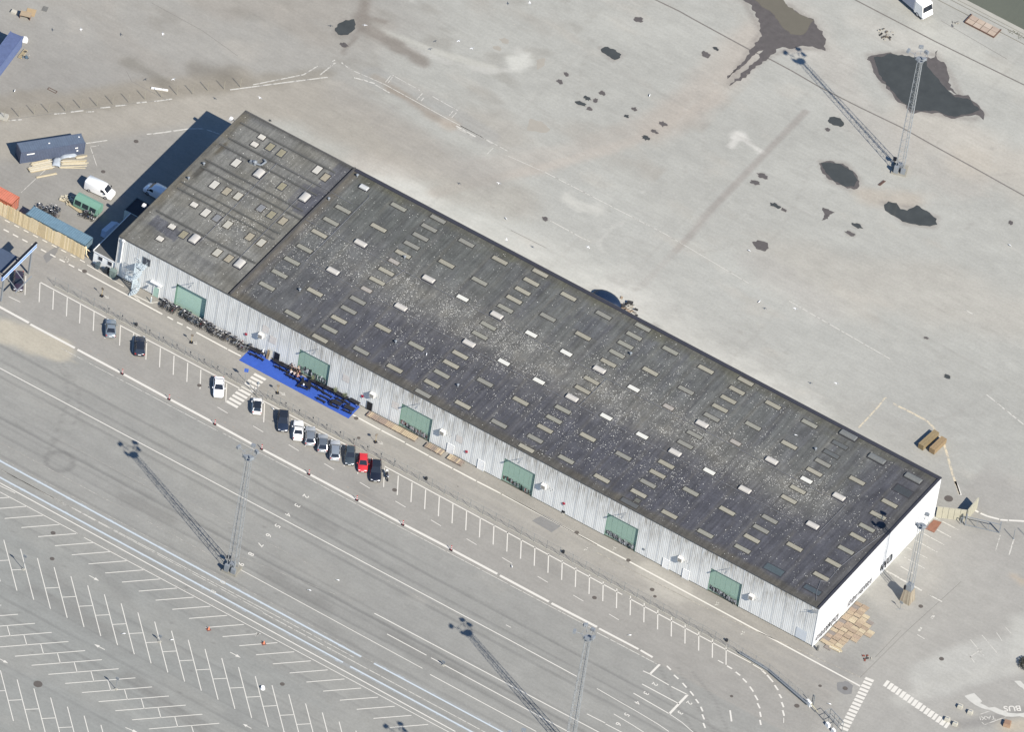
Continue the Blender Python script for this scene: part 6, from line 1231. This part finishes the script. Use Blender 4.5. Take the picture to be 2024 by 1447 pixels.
person(t7(935,590),R(5),'person in a pale shirt on the front bench right of the one in white',(.55,.50,.46),D_,(.06,.04,.03))
person(t7(985,625),R(-10),'person in pink top at the right end of the front bench',(.50,.25,.24),D_,(.40,.28,.14))
person(t7(905,455),R(180),'person in dark clothes sitting on the wall side of the table at left',D_,D_,(.03,.02,.02))
person(t7(955,475),R(176),'person in a rust-coloured shirt on the wall side of the table',(.30,.12,.09),(.06,.07,.12),(.10,.06,.04))
person(t7(1005,505),R(185),'person in a light shirt on the wall side near the graffiti door',(.50,.44,.40),D_,(.35,.22,.12))
person(t7(1030,560),R(120),'person in dark red sitting at the table end facing left',(.22,.06,.06),D_,(.05,.03,.03))
put_f('b',t7(940,635),R(2),'black bench under the seated people on the road side'); put_f('b',t7(960,520),R(2),'black bench under the seated people on the wall side'); put_f('t',t7(985,560),R(2),'black table around which the people sit, right part')
# ================================================================ plank decks by the wall
M_dk=[mat('deck_%d'%i,c,.85,.15,3,k=1.5) for i,c in enumerate(((160,144,134),(180,162,144),(196,180,156),(172,156,138),(150,138,130)))]
def deck(x0,x1,y0,y1,h,label,grad=0):
    T=empty('plank_deck',(x0,y0,0),0,label,'deck'); n_=int((x1-x0)/.33); w_=(x1-x0)/n_
    for i in range(n_): q=MB(); q.box(.02,w_-.03,random.uniform(-.06,0),y1-y0+random.uniform(-.02,.05),h-.05,h); 
    for i in range(n_):
        mi=(0 if i/n_<.35 else 1 if i/n_<.5 else 2) if grad else random.randrange(5)
        if random.random()<.25: mi=random.randrange(5)
        q=MB(); q.box(.02,w_-.03,random.uniform(-.07,0),y1-y0+random.uniform(-.02,.05),h-.05,h+random.uniform(0,.015)); q.build('plank',M_dk[mi],T,(i*w_,0,0))
    for y in (.1,y1-y0-.15): q=MB(); q.box(0,x1-x0,y,y+.1,0,h-.05); q.build('bearer',M_dk[4],T)
    return T
deck(51.9,61.6,-1.62,-.42,.42,'long reddish plank deck beside the dark doorway along the second graffiti door',1); deck(63.5,66.9,-1.62,-.42,.42,'middle plank deck left of the white door'); deck(68.0,70.9,-1.62,-.42,.42,'short plank deck right of the white door')
p=at(729,818); heap(731,820,8,.6,'small clutter at the left end of the long plank deck',c=(90,40,36),sz=.25)
# ================================================================ pallets by the gable
M_pa=[mat('pallet_%d'%i,c,.85,.15,4,k=1.7) for i,c in enumerate(((204,188,164),(194,176,154),(178,160,142),(212,198,172),(158,150,146),(188,168,150)))]
PAL=[]
for i,m in enumerate(M_pa):
    q=MB(); q.box(-.6,.6,-.05,.05,0,1); 
bmesh_=[]
for m in M_pa: q=MB(); q.box(-.6,.6,-.06,.06,0,.022); bmesh_.append(q.mesh('board',m))
q=MB(); q.box(-.05,.05,-.4,.4,0,.1); rn=[q.mesh('runner',m) for m in M_pa]
PP=empty('pallet',(0,0,0))
for k in range(6): link('board',bmesh_[0],PP,(0,-.34+k*.136,.122))
for x in (-.55,0,.55): link('runner',rn[0],PP,(x,0,.0))
ptree=get_tree(PP); fp=True
for j in range(15):
    for k in range(5):
        if not(k<2 or (k==2 and 1<=j<=12) or (k==3 and 5<=j<=11) or (k==4 and 8<=j<=9)): continue
        if k<1 and j<1: continue
        x=140.55+k*1.25+random.uniform(-.04,.04); y=1.3+j*.86+random.uniform(-.03,.03)+.12*(k%2); mi=random.choice((0,1,2,3,5,0,3,1,4)) if (j+k)%3 else random.choice((2,5,1))
        if fp: o=PP; o.location=(x,y,0); fp=False
        else: o=copy_tree(PP,(x,y,0),random.uniform(-.05,.05),None,ptree)
        o.location[2]=random.choice((0,0,.0,.13)) if k<3 else 0
        for c_ in kids(o): c_.data=(bmesh_ if c_.name.startswith('board') else rn)[mi]
        tag(o,'flat wooden pallet, '+ORD[j]+' row from the corner, '+ORD[k]+' from the white gable','pallet','pallets beside the white east gable')
timber('timber_stack',(1641,1279),(1664,1290),8,.8,.2,'pale long boards lying at the lower corner of the pallet patchwork',spread=.02)
heap(1711,1302,9,1.0,'small rust-red scrap with a pole lying on the forecourt below the pallets',c=(140,80,70),sz=.3,name='scrap_heap')
p=at(1611,1281); q=MB(); q.tube((0,0,0),(0,0,1.0),.22,10,.2); tag(q.build('guard_bollard',mat('guard_grey',(130,130,128),.7,.1),None,(p.x+.6,p.y-.2,0)),'stout grey guard bollard at the south-east corner of the warehouse','bollard')
# rusty plate, walls and gate at the east side
A=[at(*z3(*c_)) for c_ in ((545,400),(672,442),(548,612),(400,545))]; q=MB(); q.hexa([(p.x,p.y,.0) for p in A[::-1]]+[(p.x,p.y,.10) for p in A[::-1]]); tag(q.build('rusty_plate',mat('rust_plate',(156,112,94),.7,.18,1.5)),'rust-orange steel plate on the ground by the white gable','steel plate')
M_wp=mat('wall_panel_concrete',(206,202,184),.9,.08,1)
def panel_wall(a,b,n_,h,label,t=.22):
    a=Vector((*a,0));b=Vector((*b,0)); T=empty('concrete_wall',a,ang(a,b),label,'wall'); l=(b-a).length; w_=l/n_
    for i in range(n_): q=MB(); q.box(i*w_+.02,(i+1)*w_-.03,-t/2,t/2,0,h+.03*(i%2)); q.build('panel',M_wp,T)
panel_wall((139.95,39.3),(144.3,41.75),5,2.45,'pale concrete panel wall joined to the north-east corner of the warehouse'); panel_wall((144.45,41.9),(144.3,45.6),4,2.45,'pale concrete wall enclosing the dark corner beside the wire gate')
GT=empty('wire_gate',(144.9,40.85,0),ang(Vector((144.9,40.85,0)),Vector((150.4,42.9,0))),'long grey wire mesh sliding gate east of the concrete wall','gate')
for i in range(3): link('mesh_panel',mesh_panel(1.9,1.9),GT,(i*1.93,0,0))
for x in (0,1.93,3.86,5.8): q=MB(); q.box(x-.04,x+.04,-.04,.04,0,2.1); q.build('upright',M_metal,GT)
for z in (.1,2.0): q=MB(); q.box(0,5.8,-.06,.06,z-.05,z+.05); q.build('rail',M_metal,GT)
for x in (.0,5.85): q=MB(); q.box(x-.1,x+.1,-.1,.1,0,2.6); q.build('gate_post',M_metal,GT)
q=MB(); q.path([(-.6,.3,0),(-.6,.3,1.7),(-.1,.1,1.7)],.08,6); q.path([(-.9,.0,0),(-.9,.0,1.5),(-.3,-.1,1.5)],.06,6); q.build('guide_frame',M_metal,GT)
for (u,v,lab) in ((2003,1066,'thin steel post right of the wire gate'),(2030,1064,'thin steel post at the right edge beyond the wire gate')):
    p=at(u,v); q=MB(); q.tube((0,0,0),(0,0,2.4),.06,6); q.box(-.12,.12,-.12,.12,0,.08); tag(q.build('post',M_metal,None,(p.x,p.y,0)),lab,'post')
# concrete cubes near the taxi bay
for (a,b,lab) in ((880,520,'upper left'),(1060,620,'upper right'),(650,745,'lower left, on the dashed blocks,'),(790,830,'lowest')):
    p=at(*z_(a,b)) if False else at(1800+a*224/2024.,1340+(b+20)*224/2024.); T=empty('concrete_block',(p.x,p.y,0),R(8),'pale concrete block near the taxi bay, '+lab+' of the four','concrete block','concrete blocks near the taxi bay'); q=MB(); q.box(-.42,.42,-.38,.38,.02,.62,taper=.06); q.build('block',mat('cube_conc',(222,218,206),.9,.12,2),T); q=MB(); q.box(-.3,.3,-.06,.06,.62,.70); q.build('lifting_bar',M_metal,T)
p=at(1800+1720*224/2024.,1340+850*224/2024.); T=empty('brick_planter',(p.x,p.y,0),.3,'small brown brick-sided box near the lower right corner','planter box'); q=MB(); q.box(-.6,.6,-.6,.6,0,.7,taper=.04); q.build('box_side',mat('brick_box',(190,160,136),.85,.15,3),T); q=MB(); q.box(-.5,.5,-.5,.5,.70,.74); q.build('lid',mat('ply_lid',(170,140,120),.85,.1),T)
p=at(2022,1312); T=empty('bush',(p.x+.8,p.y,0),0,'dark bush cut by the right edge above the bus area','bush'); q=MB()
for k in range(900):
    a=random.random()*6.28; e=math.acos(random.uniform(0,1)); r_=1.5*random.uniform(.6,1.05); c_=Vector((r_*math.cos(a)*math.sin(e),r_*math.sin(a)*math.sin(e),1.0*r_*math.cos(e)*.9+.2)); n_=Vector((random.gauss(0,1),random.gauss(0,1),random.gauss(0,1))).normalized()*.10; m_=n_.cross(Vector((0,0,1)))*1.0; q.face([c_-n_,c_+m_,c_+n_,c_-m_])
q.build('foliage',mat('bush_leaf',(.045,.045,.032),.8,.3,3,raw=True),T); q=MB(); q.tube((0,0,0),(0,0,1.0),.08,6,.03); q.build('stem',_m['pack_168_0'],T)
# small lot furniture
def pole(u,v,h,lab,extra=None,name='pole_lamp',cat='post',c=None):
    p=at(u,v); T=empty(name,(p.x,p.y,0),0,lab,cat); q=MB(); q.tube((0,0,0),(0,0,h),.05,6); q.build('pole',M_metal,T); q=MB(); q.box(-.25,.25,-.25,.25,0,.15,taper=.05); q.build('foot',M_conc,T)
    q=MB(); q.box(-.3,.3,-.05,.05,h-.35,h+.15); q.build('sign_plate',c or M_metal,T); return T
pole(46,1126,3.2,'grey sign pole on a bay line at the left edge of the parking lot',c=M_metal); q=MB()
pole(229,1363,2.6,'sign pole with a pale foot in the lower left parking rows'); pole(315,1269,1.4,'short sign pole in the middle parking rows'); pole(876,1316,.9,'short marker on a lane line near the long mast shadow')
p=at(519,1362); q=MB(); q.tube((0,0,0),(0,0,.5),.42,12,.3); tag(q.build('stone_ball',M_white,None,(p.x,p.y,0)),'round white stone block in the lower parking rows','stone block')
for (u,v,lab) in ((412,1245,'toppled orange cone at the end of a bay line'),(521,1273,'dark red cone base lying across a bay line')):
    p=at(u,v); T=empty('traffic_cone',(p.x,p.y,0),1,lab,'traffic cone'); q=MB(); q.box(-.35,.35,-.35,.35,0,.05); q.build('base',mat('cone_base',(.16,.07,.06),.7,0,raw=True),T); q=MB(); q.tube((0,0,.05),(.1,.05,.6),.2,10,.05); q.build('cone',mat('cone_or',(.50,.18,.10),.6,0,raw=True),T)
p=at(1105,1012); pole(1113,1016,.6,'dark square post cap against the wall below the third red sign',name='wall_post',c=M_dark)
for (u,v) in ((269,643),(839+3,948),(1113,1093),(1436,1268)): 
    p=at(u,v); q=MB(); q.box(-.22,.22,-.18,.18,.0,.55,taper=.03); tag(q.build('junction_box',M_dark,None,(p.x,p.y,0)),'dark junction box by the chain-link fence at the '+{269:'left end',842:'middle left',1113:'middle right',1436:'right end'}[u],'junction box')
for (u,v) in ((148,695),(67,803),(461,1011-10),(1350,1297-4)): pass
q=MB(); 
p=at(1366,0)
# two girders by the mast
for i,(a,b) in enumerate((((1736,366),(1747,357)),((1739,367),(1750,358)))): A=at(*a);B=at(*b); q=MB(); q.bar((0,0,.08),B-A+Vector((0,0,.08)),.14); tag(q.build('girder',mat('girder_rust',(120,96,88),.8,.1),None,A),('upper','lower')[i]+' of two rusty girders lying below the north mast','girder')
A=at(94,176);B=at(110,184); T=empty('steel_frame',A,ang(A,B),'thin dark rectangular frame lying on the field above the post row','steel frame'); l=(B-A).length
for a,b in (((0,0,.05),(l,0,.05)),((0,.5,.05),(l,.5,.05)),((0,0,.05),(0,.5,.05)),((l,0,.05),(l,.5,.05))): q=MB(); q.bar(a,b,.07); q.build('bar',_m['girder_rust'],T)
A=at(299,174);B=at(332,179); q=MB(); q.bar((0,0,.1),B-A+Vector((0,0,.1)),.3,.2); tag(q.build('kerb_stone',M_white,None,A),'long white kerb stone lying behind the post row','kerb stone')
# ================================================================ gulls
M_gw_=mat('gull_white',(.80,.80,.80),.7,0,raw=True); M_gg=mat('gull_grey',(.30,.32,.34),.7,0,raw=True)
def gull(fly):
    T=empty('gull',(0,0,0)); q=MB(); n=8; q.loft([[(x,r_*math.cos(2*math.pi*k/n),.0+r_*math.sin(2*math.pi*k/n)) for k in range(n)] for x,r_ in ((-.30,.02),(-.2,.06),(0,.10),(.14,.08),(.2,.05),(.26,.055),(.31,.03),(.36,.01))],close=True); q.build('body',M_gw_,T,smooth=True)
    for s in (-1,1):
        q=MB()
        if fly: q.loft([[(.10,s*.06,.03),(-.10,s*.06,.03)],[(.14,s*.35,.12),(-.04,s*.35,.12)],[(.02,s*.68,.04),(-.05,s*.68,.04)]]); q.build('wing',M_gw_ if s>0 else M_gg,T)
        else: q.loft([[(.10,s*.07,.06),(.05,s*.10,-.02)],[(-.15,s*.06,.08),(-.2,s*.09,.0)],[(-.40,s*.01,.02),(-.40,s*.02,.0)]]); q.build('wing',M_gg,T)
    q=MB(); q.tube((-.30,0,0),(-.42,0,0),.03,4,.06); q.build('tail',M_gw_,T)
    if not fly:
        for s in (-1,1): q=MB(); q.tube((0,s*.04,-.08),(.01,s*.04,-.24),.008,4); q.build('leg',mat('gull_leg',(.4,.3,.2),.6,0,raw=True),T)
    return T
GF=gull(True); GS=gull(False); GF.scale=(.68,)*3; GS.scale=(.85,)*3; gf=get_tree(GF); gs=get_tree(GS); f1=f2=True
GL=[(160,57,1,'above the post row at left'),(322,66,1,'over the top left field'),(343,156,1,'just above the post row'),(29,179,0,'at the left edge by the post row'),(514,193,1,'over the tan road above the roof corner'),(721,49,1,'by the damp tongue at the top'),(907,80,1,'upper of two over the chalk lines'),(933,95,1,'lower of two over the chalk lines'),(1047,5,1,'at the top edge right of centre'),(1284,188,0,'on the yard above the pink track'),(986,362,1,'north of the roof ridge, left one'),(1000,431,0,'on the pale dust strip, left'),(1001,474,1,'over the dark eave'),(1162,488,1,'right of the short lane line'),(1572,610,1,'over the middle of the right yard'),(1653,758,1,'above the cream curved line'),(1481,495,0,'beside the round puddle'),(1501,596,0,'below the round puddle'),(1996,484,0,'near the right edge of the yard'),(843,700,0,'on the dark roof above the second graffiti door'),(540,808,0,'on the road right of the zebra'),(1573,860,0,'on the roof at right'),(1640,1392,0,'on the asphalt by the barrier arm'),(245,1253,0,'in the parking lot'),(340,1265,0,'in the parking lot, middle'),(1245,1256,0,'in the bay aisle'),(1012,1160-40,0,'on the lot left of the third mast'),(612,1167,0,'on the lane field'),(668,1147,0,'on the open lane field')]
for u,v,fl,lab in GL:
    z=random.uniform(5,14) if fl else (.26 if 'roof' not in lab or 'ridge' in lab else H+.28); p=at(u,v,z); lab='white gull '+('flying ' if fl else 'standing ')+lab
    if fl:
        if f1: o=GF; f1=False; o.location=p; o.rotation_euler[2]=random.uniform(0,6)
        else: o=copy_tree(GF,p,random.uniform(0,6),None,gf)
    else:
        if f2: o=GS; f2=False; o.location=p; o.rotation_euler[2]=random.uniform(0,6)
        else: o=copy_tree(GS,p,random.uniform(0,6),None,gs)
    tag(o,lab,'gull','gulls flying' if fl else 'gulls standing')
# bits of litter and stones over the yard, too many to count
g=MB()
for k in range(380):
    u,v=random.uniform(-20,2050),random.uniform(-20,1460); p=at(u,v)
    if -7<p.x<L+.5 and -.3<p.y<WD+.5 or p.y>QY-.5: continue
    if p.y<-3 and random.random()<.6: continue
    r_=.03+.07*random.random()**3; h_=.02+r_*.5; a=random.random()*6; i=len(g.v); g.v+=[(p.x+r_*math.cos(a+t),p.y+r_*math.sin(a+t),.004) for t in (0,2.1,4.2)]+[(p.x,p.y,h_)]; g.f+=[(i,i+1,i+3),(i+1,i+2,i+3),(i+2,i,i+3)]; g.mi+=[0,0,0]
g.build('loose_stones',mat('stone_pale',(216,212,202),.9,.25,.5),kind='stuff')
#END
